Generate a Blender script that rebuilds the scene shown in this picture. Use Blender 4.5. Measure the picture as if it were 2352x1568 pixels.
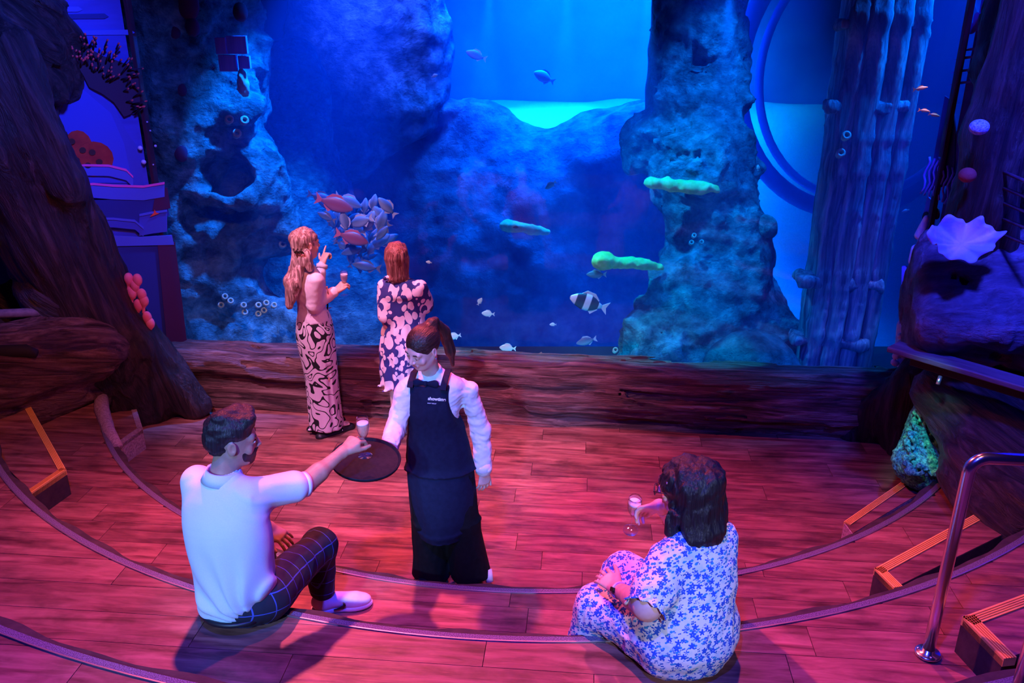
import bpy, math, random
import numpy as np
from mathutils import Vector, Matrix, Euler

for o in list(bpy.data.objects):
    bpy.data.objects.remove(o)
SC = bpy.context.scene
COL = SC.collection
rnd = random.Random(7)
V = lambda *a: np.array(a, dtype=float)
def nrm(v):
    v = np.array(v, float); return v/np.linalg.norm(v)

# ------------------------------------------------------------------ camera
F = 1950.0                                   # focal length for a 2352 x 1568 frame
TH = math.atan(F/4956.0)                     # tilt below the horizon
H = 3.19                                     # eye height above the lowest floor
cam = bpy.data.cameras.new('camera'); camo = bpy.data.objects.new('camera', cam); COL.objects.link(camo)
cam.sensor_width = 36.0; cam.lens = F/2352*36.0; cam.clip_start = 0.05; cam.clip_end = 100
camo.location = (0, 0, H); camo.rotation_euler = (math.pi/2-TH, 0, 0)
SC.camera = camo

# ------------------------------------------------------------------ world, lamps, exposure
SC.view_settings.view_transform = 'Standard'; SC.view_settings.look = 'None'
SC.view_settings.exposure = 0.0; SC.view_settings.gamma = 1.0; SC.view_settings.use_curve_mapping = False
w = bpy.data.worlds.new('world'); SC.world = w; w.use_nodes = True
w.node_tree.nodes['Background'].inputs[0].default_value = (0.10, 0.04, 1.0, 1)
w.node_tree.nodes['Background'].inputs[1].default_value = 0.035
SC.cycles.max_bounces = 6; SC.cycles.transparent_max_bounces = 12; SC.cycles.volume_bounces = 0
SC.cycles.diffuse_bounces = 3; SC.cycles.glossy_bounces = 3; SC.cycles.caustics_reflective = False; SC.cycles.caustics_refractive = False
SC.cycles.sample_clamp_indirect = 4.0; SC.cycles.use_denoising = True

def lamp(name, kind, loc, target, col, power, size=0.2, angle=60, blend=0.5, sy=None):
    d = bpy.data.lights.new(name, kind); o = bpy.data.objects.new(name, d); COL.objects.link(o)
    o.location = loc; o.rotation_euler = (Vector(target)-Vector(loc)).to_track_quat('-Z', 'Y').to_euler()
    d.color = col; d.energy = power
    if kind == 'SPOT': d.spot_size = math.radians(angle); d.spot_blend = blend; d.shadow_soft_size = size
    elif kind == 'AREA':
        d.size = size
        d.spread = math.radians(70)
        if sy: d.shape = 'RECTANGLE'; d.size_y = sy
    else: d.shadow_soft_size = size
    return o
lamp('spot_magenta_front', 'SPOT', (-1.7, 6.0, 5.2), (-0.2, 3.8, 0.3), (1.0, 0.115, 0.17), 1950, 0.08, 70, 0.95)
lamp('spot_magenta_centre', 'SPOT', (1.2, 5.9, 5.6), (0.5, 3.6, 0.3), (1.0, 0.10, 0.20), 850, 0.12, 52, 0.9)
lamp('spot_orange_side', 'SPOT', (-0.8, 2.4, 5.2), (-2.0, 5.6, 0.2), (1.0, 0.22, 0.07), 480, 0.15, 60, 0.9)
lamp('spot_amber_right', 'SPOT', (1.2, 2.2, 4.9), (2.55, 3.9, 0.3), (1.0, 0.30, 0.08), 150, 0.15, 30, 0.9)
lamp('spot_pink_window', 'SPOT', (-2.7, 4.2, 5.2), (-1.2, 6.2, 1.0), (1.0, 0.42, 0.80), 1150, 0.06, 42, 0.6)
lamp('spot_blue_man', 'SPOT', (-2.2, -1.6, 3.9), (-1.2, 3.15, 1.12), (0.20, 0.44, 1.0), 1700, 0.12, 12, 0.35)  # unseen spot added for the man alone, cone narrowed to spare the floor
lamp('spot_blue_waitress', 'SPOT', (-1.0, -2.2, 4.2), (-0.38, 4.15, 1.15), (0.16, 0.36, 1.0), 2300, 0.12, 11.5, 0.4)  # likewise an added unseen spot, its cone fitted to the waitress
lamp('spot_white_guest', 'SPOT', (1.4, -1.8, 4.0), (0.62, 2.85, 1.12), (0.48, 0.56, 1.0), 980, 0.12, 11, 0.35)  # added unseen spot, cone cut down to the seated woman
lamp('spot_deep_blue', 'SPOT', (-0.5, 0.4, 6.0), (-.2, 2.0, 0.6), (0.03, 0.04, 1.0), 1700, 0.12, 78, 0.9)
lamp('spot_blue_left', 'SPOT', (-1.4, 4.4, 4.6), (-3.9, 6.4, 2.4), (0.06, 0.10, 1.0), 800, 0.2, 52, 0.9)
lamp('spot_blue_right', 'SPOT', (2.2, 3.0, 5.2), (4.1, 5.2, 1.8), (0.04, 0.05, 1.0), 2400, 0.2, 60, 0.9)

# ------------------------------------------------------------------ picture <-> place helpers
CT, ST = math.cos(TH), math.sin(TH)
def ray(px, py):
    u = (px-1176)/F; v = (784-py)/F
    return np.array([u, CT+v*ST, -ST+v*CT])
def W(px, py, D):                            # point seen at (px,py) whose world y is D
    r = ray(px, py); return r*(D/r[1])+V(0, 0, H)
def Z(px, py, z):                            # ... whose height is z
    r = ray(px, py); return r*((z-H)/r[2])+V(0, 0, H)
def PX(p):
    p = np.array(p)-V(0, 0, H); d = p[1]*CT-p[2]*ST; y = p[1]*ST+p[2]*CT
    return (1176+F*p[0]/d, 784-F*y/d, d)
WA = math.radians(6.45)                      # the window wall turns a little towards the camera on its right
G0 = V(-2.86, 6.92, 0.5); GU = V(math.cos(WA), -math.sin(WA), 0); GV = V(math.sin(WA), math.cos(WA), 0)
def T(u, v, z): return G0*V(1, 1, 0)+GU*u+GV*v+V(0, 0, z)      # tank coordinates
def Q(px, py, v):                            # point seen at (px,py) that lies v behind the glass
    r = ray(px, py); c = V(0, 0, H); t = (v-np.dot(c-G0, GV))/np.dot(r, GV); return c+r*t

# ------------------------------------------------------------------ objects
def tag(o, label=None, cat=None, group=None, kind=None):
    for k, v in (('label', label), ('category', cat), ('group', group), ('kind', kind)):
        if v: o[k] = v
    return o
def thing(name, loc, label=None, cat=None, group=None, kind=None):
    o = bpy.data.objects.new(name, None); COL.objects.link(o); o.location = loc; o.empty_display_size = 0.1
    return tag(o, label, cat, group, kind)
def mk(name, verts, faces, mat=None, parent=None, smooth=True, frame=None):
    """mesh object from world-space verts; frame = (origin, 3x3 axes as columns) sets its own local axes"""
    verts = np.asarray(verts, float)
    if frame is None:
        o0 = np.array(parent.matrix_basis.translation) if (parent is not None and parent.parent is None and parent.type == 'EMPTY') else V(0, 0, 0)
        frame = (o0, np.eye(3))
    o0, R = frame
    lv = (verts-o0)@R
    me = bpy.data.meshes.new(name)
    if isinstance(faces, np.ndarray):
        n = len(faces); k = faces.shape[1]
        me.vertices.add(len(lv)); me.vertices.foreach_set('co', lv.astype(np.float32).ravel())
        me.loops.add(n*k); me.loops.foreach_set('vertex_index', faces.astype(np.int32).ravel())
        me.polygons.add(n); me.polygons.foreach_set('loop_start', (np.arange(n)*k).astype(np.int32))
        me.polygons.foreach_set('loop_total', np.full(n, k, np.int32)); me.update(calc_edges=True); me.validate()
    else:
        me.from_pydata([tuple(v) for v in lv], [], faces); me.update()
    if smooth: me.polygons.foreach_set('use_smooth', [True]*len(me.polygons))
    if mat: me.materials.append(mat)
    o = bpy.data.objects.new(name, me); COL.objects.link(o)
    M = Matrix(R.tolist()).to_4x4(); M.translation = Vector(o0)
    if parent is not None:
        o.parent = parent
        PW = world_of(parent)
        o.matrix_parent_inverse = Matrix.Identity(4); o.matrix_basis = PW.inverted()@M
    else: o.matrix_basis = M
    return o
def world_of(o):
    M = o.matrix_basis.copy()
    while o.parent is not None:
        o = o.parent; M = o.matrix_basis@M
    return M
def copy_tree(o, parent=None):
    kids = [c for c in o.children]
    c = o.copy(); COL.objects.link(c); c.parent = parent
    if parent is not None: c.matrix_parent_inverse = o.matrix_parent_inverse.copy()
    for k in kids: copy_tree(k, c)
    return c
def box(name, c, s, mat, parent=None, R=None, bev=0.0):
    c = np.array(c, float); s = np.array(s, float)/2; R = np.eye(3) if R is None else R
    v = np.array([[x, y, z] for x in (-1, 1) for y in (-1, 1) for z in (-1, 1)])*s
    f = [(0, 1, 3, 2), (4, 6, 7, 5), (0, 4, 5, 1), (2, 3, 7, 6), (0, 2, 6, 4), (1, 5, 7, 3)]
    o = mk(name, v@R.T+c, f, mat, parent, smooth=False, frame=(c, R))
    if bev:
        m = o.modifiers.new('b', 'BEVEL'); m.width = bev; m.segments = 2
    return o
def prism(name, poly, z0, z1, mat, parent=None):
    """vertical prism over a plan polygon (list of xy)"""
    n = len(poly); v = [(p[0], p[1], z0) for p in poly]+[(p[0], p[1], z1) for p in poly]
    a = sum(poly[i][0]*poly[(i+1) % n][1]-poly[(i+1) % n][0]*poly[i][1] for i in range(n))
    if a < 0: v = v[:n][::-1]+v[n:][::-1]
    f = [tuple(range(n))[::-1], tuple(range(n, 2*n))]+[(i, (i+1) % n, n+(i+1) % n, n+i) for i in range(n)]
    return mk(name, v, f, mat, parent, smooth=False)
def rings(cs, closed=False, cap=True):
    """loft: list of rings (each k x 3) -> verts, faces"""
    k = len(cs[0]); n = len(cs); v = np.concatenate(cs); f = []
    for i in range(n-1):
        for j in range(k): f.append((i*k+j, i*k+(j+1) % k, (i+1)*k+(j+1) % k, (i+1)*k+j))
    if cap: f.append(tuple(range(k))[::-1]); f.append(tuple(range((n-1)*k, n*k)))
    return v, f
def tube(name, pts, r, mat, parent=None, k=10, smooth=True):
    pts = [np.array(p, float) for p in pts]; n = len(pts); rr = r if hasattr(r, '__len__') else [r]*n
    cs = []; up = V(0, 0, 1)
    for i in range(n):
        d = nrm(pts[min(i+1, n-1)]-pts[max(i-1, 0)])
        if i == 0:
            a = np.cross(d, up)
            if np.linalg.norm(a) < .1: a = np.cross(d, V(1, 0, 0))
        a = nrm(a-d*np.dot(a, d)); b = np.cross(d, a)
        t = np.linspace(0, 2*np.pi, k, endpoint=False)
        cs.append(pts[i]+rr[i]*(np.cos(t)[:, None]*a+np.sin(t)[:, None]*b))
    v, f = rings(cs)
    return mk(name, v, f, mat, parent, smooth=smooth)
def lathe(name, prof, c, mat, parent=None, k=28, R=None, cap=False):
    R = np.eye(3) if R is None else R; t = np.linspace(0, 2*np.pi, k, endpoint=False); cs = []
    for r, z in prof:
        cs.append((np.c_[r*np.cos(t), r*np.sin(t), np.full(k, z)])@R.T+np.array(c))
    v, f = rings(cs, cap=cap)
    return mk(name, v, f, mat, parent)
def join(parts):
    """parts = list of (verts, faces) -> one (verts, faces)"""
    vs = []; fs = []; n = 0
    for v, f in parts:
        vs.append(np.asarray(v)); fs += [tuple(int(i)+n for i in q) for q in f]; n += len(v)
    return np.concatenate(vs), fs

# ------------------------------------------------------------------ numpy noise
_lat = np.random.RandomState(3).rand(32, 32, 32).astype(np.float32)*2-1
def noise3(p):
    p = np.asarray(p, np.float32); i = np.floor(p).astype(np.int32); f = p-i; f = f*f*(3-2*f); i0 = i & 31; i1 = (i+1) & 31
    x0, y0, z0 = i0[..., 0], i0[..., 1], i0[..., 2]; x1, y1, z1 = i1[..., 0], i1[..., 1], i1[..., 2]
    fx, fy, fz = f[..., 0], f[..., 1], f[..., 2]
    def L(a, b, t): return a+(b-a)*t
    return L(L(L(_lat[x0, y0, z0], _lat[x1, y0, z0], fx), L(_lat[x0, y1, z0], _lat[x1, y1, z0], fx), fy),
             L(L(_lat[x0, y0, z1], _lat[x1, y0, z1], fx), L(_lat[x0, y1, z1], _lat[x1, y1, z1], fx), fy), fz)
def fbm(p, oct=4, gain=.5, ridged=False):
    s = 0; a = 1.0; p = np.asarray(p, np.float32)
    for k in range(oct):
        n = noise3(p*(2.03**k)+17.3*k); s = s+a*((1-2*np.abs(n)) if ridged else n); a *= gain
    return s

# ------------------------------------------------------------------ signed-distance sculpting
def _loc(P, c, R): return [sum((P[j]-c[j])*R[j][i] for j in range(3)) for i in range(3)]
class Cone:                                  # capsule with two radii; optional flattening s along axis w
    def __init__(s, a, b, r0, r1=None, w=None, sw=1.0):
        s.a = np.array(a, float); s.b = np.array(b, float); s.r0 = r0; s.r1 = r0 if r1 is None else r1
        s.w = None if w is None else nrm(w); s.sw = sw
        r = max(s.r0, s.r1)*max(1, sw); s.lo = np.minimum(s.a, s.b)-r; s.hi = np.maximum(s.a, s.b)+r
    def d(s, P):
        ab = s.b-s.a; L2 = max(float(ab@ab), 1e-9); q = [P[i]-s.a[i] for i in range(3)]
        t = np.clip((q[0]*ab[0]+q[1]*ab[1]+q[2]*ab[2])/L2, 0, 1)
        q = [q[i]-t*ab[i] for i in range(3)]; k = 1.0
        if s.w is not None:
            dw = q[0]*s.w[0]+q[1]*s.w[1]+q[2]*s.w[2]; g = (1/s.sw-1); q = [q[i]+s.w[i]*dw*g for i in range(3)]; k = min(1, s.sw)
        r = s.r0+(s.r1-s.r0)*t
        return (np.sqrt(q[0]**2+q[1]**2+q[2]**2)-r)*k
class Ecap:                                  # tube with elliptic sections (half widths along x axis / other axis)
    def __init__(s, a, b, e0, e1, x, end=None):
        s.a = np.array(a, float); s.b = np.array(b, float); s.e0 = e0; s.e1 = e1
        z = s.b-s.a; s.L = np.linalg.norm(z); z = z/s.L; x = np.array(x, float); x = nrm(x-z*(x@z)); y = np.cross(z, x)
        s.R = np.stack([x, y, z], 1); s.end = end
        r = max(e0+e1)
        s.lo = np.minimum(s.a, s.b)-r; s.hi = np.maximum(s.a, s.b)+r
    def d(s, P):
        x, y, z = _loc(P, s.a, s.R); t = np.clip(z/s.L, 0, 1); ex = s.e0[0]+(s.e1[0]-s.e0[0])*t; ey = s.e0[1]+(s.e1[1]-s.e0[1])*t
        m = np.minimum(ex, ey); ez = m if s.end is None else s.end
        oz = (z-t*s.L)/ez
        k0 = np.sqrt((x/ex)**2+(y/ey)**2+oz**2)+1e-6; k1 = np.sqrt((x/ex**2)**2+(y/ey**2)**2+(oz/ez)**2)+1e-6
        return k0*(k0-1)/k1
class Loft:                                  # smooth tube of elliptic sections through several points
    def __init__(s, pts, es, x, n=4, end=.02):
        pts = [np.array(p, float) for p in pts]; es = [np.array(e, float) for e in es]; m = len(pts); P = []; E = []
        def cr(a, i, t):
            p0, p1, p2, p3 = a[max(i-1, 0)], a[i], a[i+1], a[min(i+2, m-1)]
            return .5*(2*p1+(p2-p0)*t+(2*p0-5*p1+4*p2-p3)*t*t+(3*p1-p0-3*p2+p3)*t**3)
        for i in range(m-1):
            for k in range(n): P.append(cr(pts, i, k/n)); E.append(cr(es, i, k/n))
        P.append(pts[-1]); E.append(es[-1])
        P.append(pts[-1]) if False else None
        P = np.array(P); E = np.array(E); z = P[-1]-P[0]; s.L = np.linalg.norm(z); z = z/s.L; x = np.array(x, float); x = nrm(x-z*(x@z)); y = np.cross(z, x)
        s.R = np.stack([x, y, z], 1); s.o = P[0]; q = (P-P[0])@s.R; s.t = np.maximum.accumulate(q[:, 2]+np.arange(len(q))*1e-6); s.cx = q[:, 0]; s.cy = q[:, 1]; s.ex = E[:, 0]; s.ey = E[:, 1]; s.end = end
        r = E.max(); s.lo = P.min(0)-r; s.hi = P.max(0)+r
    def d(s, P):
        x, y, z = _loc(P, s.o, s.R); t = np.clip(z, 0, s.L); I_ = lambda a: np.interp(t, s.t, a)
        ex = I_(s.ex); ey = I_(s.ey); x = x-I_(s.cx); y = y-I_(s.cy); oz = (z-t)/s.end
        k0 = np.sqrt((x/ex)**2+(y/ey)**2+oz**2)+1e-6; k1 = np.sqrt((x/ex**2)**2+(y/ey**2)**2+(oz/s.end)**2)+1e-6
        return k0*(k0-1)/k1
class Ell:
    def __init__(s, c, r, R=None):
        s.c = np.array(c, float); s.r = np.array(r, float); s.R = np.eye(3) if R is None else np.array(R, float)
        m = max(r); s.lo = s.c-m; s.hi = s.c+m
    def d(s, P):
        l = _loc(P, s.c, s.R); k0 = np.sqrt(sum((l[i]/s.r[i])**2 for i in range(3)))+1e-6
        k1 = np.sqrt(sum((l[i]/s.r[i]**2)**2 for i in range(3)))+1e-6
        return k0*(k0-1)/k1
class Box:
    def __init__(s, c, h, R=None, r=0.01):
        s.c = np.array(c, float); s.h = np.array(h, float); s.R = np.eye(3) if R is None else np.array(R, float); s.r = r
        m = np.linalg.norm(h); e = np.abs(s.R)@s.h; s.lo = s.c-e; s.hi = s.c+e
    def d(s, P):
        l = _loc(P, s.c, s.R); q = [np.abs(l[i])-s.h[i]+s.r for i in range(3)]
        out = np.sqrt(sum(np.maximum(k, 0)**2 for k in q)); return out+np.minimum(np.maximum(np.maximum(q[0], q[1]), q[2]), 0)-s.r
class Half:                                  # half space: keeps the side where n.(p-c) < 0
    def __init__(s, c, n): s.c = np.array(c, float); s.n = nrm(n); s.lo = None
    def d(s, P): return sum((P[i]-s.c[i])*s.n[i] for i in range(3))
def smin(a, b, k):
    if k <= 0: return np.minimum(a, b)
    h = np.maximum(k-np.abs(a-b), 0)/k; return np.minimum(a, b)-h*h*k*.25
def U(p, k=.02): return ('u', p, k)
def S(p, k=.01): return ('s', p, k)
def I(p, k=.0): return ('i', p, k)
def nets(D, lo, h):
    s = D < 0; c = np.zeros([n-1 for n in D.shape], np.int8)
    for i in (0, 1):
        for j in (0, 1):
            for k in (0, 1): c += s[i:s.shape[0]-1+i, j:s.shape[1]-1+j, k:s.shape[2]-1+k]
    act = (c > 0) & (c < 8); ii = np.argwhere(act)
    if not len(ii): return np.zeros((0, 3)), np.zeros((0, 4), int)
    idx = np.full(c.shape, -1, np.int32); idx[act] = np.arange(len(ii))
    cor = np.array([[i, j, k] for i in (0, 1) for j in (0, 1) for k in (0, 1)])
    vals = np.stack([D[ii[:, 0]+a, ii[:, 1]+b, ii[:, 2]+g] for a, b, g in cor], 1)
    acc = np.zeros((len(ii), 3)); cnt = np.zeros(len(ii))
    for a in range(8):
        for b in range(a+1, 8):
            if np.abs(cor[a]-cor[b]).sum() != 1: continue
            va, vb = vals[:, a], vals[:, b]; m = (va < 0) != (vb < 0); t = np.where(m, va/np.where(m, va-vb, 1), 0)
            acc += m[:, None]*(cor[a]+(cor[b]-cor[a])*t[:, None]); cnt += m
    verts = (ii+acc/cnt[:, None])*h+lo
    F_ = []
    for ax in range(3):
        o1, o2 = [(1, 2), (2, 0), (0, 1)][ax]
        sl = [slice(None)]*3; sl2 = [slice(None)]*3; sl[ax] = slice(0, -1); sl2[ax] = slice(1, None)
        e = s[tuple(sl)] != s[tuple(sl2)]; ee = np.argwhere(e)
        ok = (ee[:, o1] > 0) & (ee[:, o2] > 0) & (ee[:, o1] < s.shape[o1]-1) & (ee[:, o2] < s.shape[o2]-1); ee = ee[ok]
        d1 = np.zeros(3, int); d1[o1] = 1; d2 = np.zeros(3, int); d2[o2] = 1
        g = lambda q: idx[q[:, 0], q[:, 1], q[:, 2]]
        q = np.stack([g(ee), g(ee-d1), g(ee-d1-d2), g(ee-d2)], 1)
        ins = s[ee[:, 0], ee[:, 1], ee[:, 2]]; q[~ins] = q[~ins][:, ::-1]
        F_.append(q)
    return verts, np.concatenate(F_)
def sculpt(prims, h=.008, regions=None, disp=None, band=.05, pad=.02):
    """prims: list of (op, prim, k). Returns verts, quad faces"""
    us = [p for op, p, k in prims if op == 'u']
    if regions is None:
        lo = np.min([p.lo for p in us], 0)-pad; hi = np.max([p.hi for p in us], 0)+pad; regions = [(lo, hi, h)]
    Vs = []; Fs = []; n0 = 0
    for lo, hi, hh in regions:
        lo = np.array(lo, float); hi = np.array(hi, float); n = np.ceil((hi-lo)/hh).astype(int)+1
        ax = [(lo[i]+hh*np.arange(n[i])).astype(np.float32) for i in range(3)]
        D = np.full(n, 1.0, np.float32)
        for op, p, k in prims:
            if p.lo is None or op == 'i': a = np.zeros(3, int); b = n
            else:
                m = k+2.5*hh+(band if disp else 0)
                a = np.clip(np.floor((p.lo-m-lo)/hh).astype(int), 0, n); b = np.clip(np.ceil((p.hi+m-lo)/hh).astype(int)+1, 0, n)
                if (b <= a).any(): continue
            P = (ax[0][a[0]:b[0], None, None], ax[1][None, a[1]:b[1], None], ax[2][None, None, a[2]:b[2]])
            d = p.d(P).astype(np.float32); sl = tuple(slice(a[i], b[i]) for i in range(3)); B = D[sl]
            if op == 'u': D[sl] = smin(B, d, k)
            elif op == 's': D[sl] = -smin(-B, d, k)
            else: D[sl] = -smin(-B, -d, k)
        if disp is not None:
            m = np.abs(D) < band; ii = np.argwhere(m); D[m] += disp(lo+ii*hh).astype(np.float32)
        v, f = nets(D, lo, hh); Vs.append(v); Fs.append(f+n0); n0 += len(v)
    return np.concatenate(Vs), np.concatenate(Fs)
def clay(name, prims, mat, parent=None, h=.008, frame=None, smooth=True, **kw):
    v, f = sculpt(prims, h, **kw); return mk(name, v, f, mat, parent, smooth=smooth, frame=frame)
def axes(z, x=None):
    z = nrm(z); x = V(1, 0, 0) if x is None else np.array(x, float); x = nrm(x-z*(x@z)); return np.stack([x, np.cross(z, x), z], 1)

# ------------------------------------------------------------------ materials
def new_mat(name):
    m = bpy.data.materials.new(name); m.use_nodes = True; nt = m.node_tree; b = nt.nodes['Principled BSDF']; return m, nt, b
def rgb(c): return (c[0], c[1], c[2], 1)
def setin(b, **kw):
    for k, v in kw.items(): b.inputs[k.replace('_', ' ')].default_value = v
def coords(nt, stretch=(1, 1, 1), rnd_off=False, kind='Object'):
    tc = nt.nodes.new('ShaderNodeTexCoord'); mp = nt.nodes.new('ShaderNodeMapping'); mp.inputs['Scale'].default_value = stretch
    nt.links.new(tc.outputs[kind], mp.inputs[0])
    if rnd_off:
        oi = nt.nodes.new('ShaderNodeObjectInfo'); mu = nt.nodes.new('ShaderNodeMath'); mu.operation = 'MULTIPLY'; mu.inputs[1].default_value = 53.0
        nt.links.new(oi.outputs['Random'], mu.inputs[0]); nt.links.new(mu.outputs[0], mp.inputs['Location'])
    return mp.outputs[0]
def noise_node(nt, vec, scale, detail=5, rough=.55, dist=0):
    n = nt.nodes.new('ShaderNodeTexNoise'); n.inputs['Scale'].default_value = scale; n.inputs['Detail'].default_value = detail
    n.inputs['Roughness'].default_value = rough; n.inputs['Distortion'].default_value = dist; nt.links.new(vec, n.inputs['Vector']); return n
def ramp(nt, fac, stops):
    r = nt.nodes.new('ShaderNodeValToRGB'); e = r.color_ramp.elements
    while len(e) < len(stops): e.new(0.5)
    for i, (p, c) in enumerate(stops): e[i].position = p; e[i].color = rgb(c)
    nt.links.new(fac, r.inputs[0]); return r.outputs[0]
def mathn(nt, op, a, b=None, c=None):
    n = nt.nodes.new('ShaderNodeMath'); n.operation = op
    for i, x in enumerate((a, b, c)):
        if x is None: continue
        if isinstance(x, (int, float)): n.inputs[i].default_value = x
        else: nt.links.new(x, n.inputs[i])
    return n.outputs[0]
def mixc(nt, fac, a, b):
    n = nt.nodes.new('ShaderNodeMix'); n.data_type = 'RGBA'
    for s, x in ((0, fac), (6, a), (7, b)):
        if isinstance(x, (int, float)): n.inputs[s].default_value = x
        elif isinstance(x, tuple): n.inputs[s].default_value = rgb(x)
        else: nt.links.new(x, n.inputs[s])
    return n.outputs[2]
def bumpn(nt, b, h, strength=.3, dist=.01):
    n = nt.nodes.new('ShaderNodeBump'); n.inputs['Strength'].default_value = strength; n.inputs['Distance'].default_value = dist
    nt.links.new(h, n.inputs['Height']); nt.links.new(n.outputs[0], b.inputs['Normal'])
def pm(name, c1, c2=None, scale=8, stretch=(1, 1, 1), rough=.7, bump=.0, dist=.01, metallic=0, detail=5, pos=(.35, .65), spec=.5, sheen=0, rndo=False, coat=0, bscale=None):
    m, nt, b = new_mat(name); setin(b, Roughness=rough, Metallic=metallic); b.inputs['Specular IOR Level'].default_value = spec
    if sheen: b.inputs['Sheen Weight'].default_value = sheen
    if coat: b.inputs['Coat Weight'].default_value = coat; b.inputs['Coat Roughness'].default_value = .15
    vec = coords(nt, stretch, rndo); n = noise_node(nt, vec, scale, detail)
    c2 = c1 if c2 is None else c2
    nt.links.new(ramp(nt, n.outputs[0], [(pos[0], c1), (pos[1], c2)]), b.inputs['Base Color'])
    if bump:
        nb = n if bscale is None else noise_node(nt, vec, bscale, detail)
        bumpn(nt, b, nb.outputs[0], bump, dist)
    return m
def thin_glass(name, tint=(.97, .99, 1), ior=1.3, rough=0.0, boost=1.0):
    m = bpy.data.materials.new(name); m.use_nodes = True; nt = m.node_tree; nt.nodes.clear()
    out = nt.nodes.new('ShaderNodeOutputMaterial'); t = nt.nodes.new('ShaderNodeBsdfTransparent'); g = nt.nodes.new('ShaderNodeBsdfGlossy')
    t.inputs[0].default_value = rgb(tint); g.inputs['Roughness'].default_value = rough; fr = nt.nodes.new('ShaderNodeLayerWeight'); fr.inputs['Blend'].default_value = .5; fz = mathn(nt, 'POWER', fr.outputs['Facing'], 3.0); f0 = ((ior-1)/(ior+1))**2
    mx = nt.nodes.new('ShaderNodeMixShader'); f = mathn(nt, 'MULTIPLY', mathn(nt, 'ADD', mathn(nt, 'MULTIPLY', fz, .55), f0), boost); nt.links.new(f, mx.inputs[0]); nt.links.new(t.outputs[0], mx.inputs[1]); nt.links.new(g.outputs[0], mx.inputs[2])
    nt.links.new(mx.outputs[0], out.inputs[0]); return m
# ================================================================== THE ROOM
# ---- plank material: printed wood, each board with its own tone
def plank_mat():
    m, nt, b = new_mat('wood_plank'); setin(b, Roughness=.42)
    vec = coords(nt, (1.1, 9, 9), True); n1 = noise_node(nt, vec, 2.2, 7, .62, .6)
    vec2 = coords(nt, (2.5, 40, 40), True); n2 = noise_node(nt, vec2, 2.0, 4, .6)
    vec3 = coords(nt, (1, 1.6, 1), True); n3 = noise_node(nt, vec3, 3.3, 5, .6)
    c = ramp(nt, n1.outputs[0], [(.32, (.12, .035, .035)), (.50, (.34, .13, .11)), (.70, (.56, .26, .20))])
    c2 = mixc(nt, mathn(nt, 'MULTIPLY', n2.outputs[0], .35), c, (.10, .035, .035))
    dk = ramp(nt, n3.outputs[0], [(.30, (.40, .40, .40)), (.48, (.9, .9, .9)), (.7, (1.15, 1.1, 1.1))])
    oi = nt.nodes.new('ShaderNodeObjectInfo'); tone = ramp(nt, oi.outputs['Random'], [(0, (.70, .70, .72)), (.5, (.92, .90, .9)), (1, (1.1, 1.08, 1.05))])
    def mul(a, d):
        n = nt.nodes.new('ShaderNodeMix'); n.data_type = 'RGBA'; n.blend_type = 'MULTIPLY'; n.inputs[0].default_value = 1
        nt.links.new(a, n.inputs[6]); nt.links.new(d, n.inputs[7]); return n.outputs[2]
    nt.links.new(mul(mul(c2, dk), tone), b.inputs['Base Color'])
    nt.links.new(ramp(nt, n2.outputs[0], [(.3, (.34, .34, .34)), (.7, (.55, .55, .55))]), b.inputs['Roughness'])
    bumpn(nt, b, n2.outputs[0], .18, .003); return m
PLANK = plank_mat()
SUB = pm('dark_subfloor', (.02, .012, .01), rough=.9)
GRIT = pm('grey_grit_strip', (.03, .03, .06), (.24, .22, .34), 260, rough=.6, bump=.5, dist=.002, pos=(.38, .62))
ALU = pm('bright_aluminium', (.75, .75, .78), rough=.3, metallic=.9)
RISER = pm('dark_riser', (.03, .02, .025), (.06, .04, .04), 14, rough=.8, bump=.4)
YEL = pm('yellow_ribbed_nosing', (.95, .55, .12), (1, .65, .16), 30, rough=.5)
CARPET = pm('grey_worn_edge', (.32, .20, .24), (.55, .38, .42), 60, rough=.9, bump=.8, dist=.01)
PW_, PL_ = 0.185, 1.25
PA = math.radians(5.2); PU = V(math.cos(PA), -math.sin(PA), 0); PV = V(math.sin(PA), math.cos(PA), 0)
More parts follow.
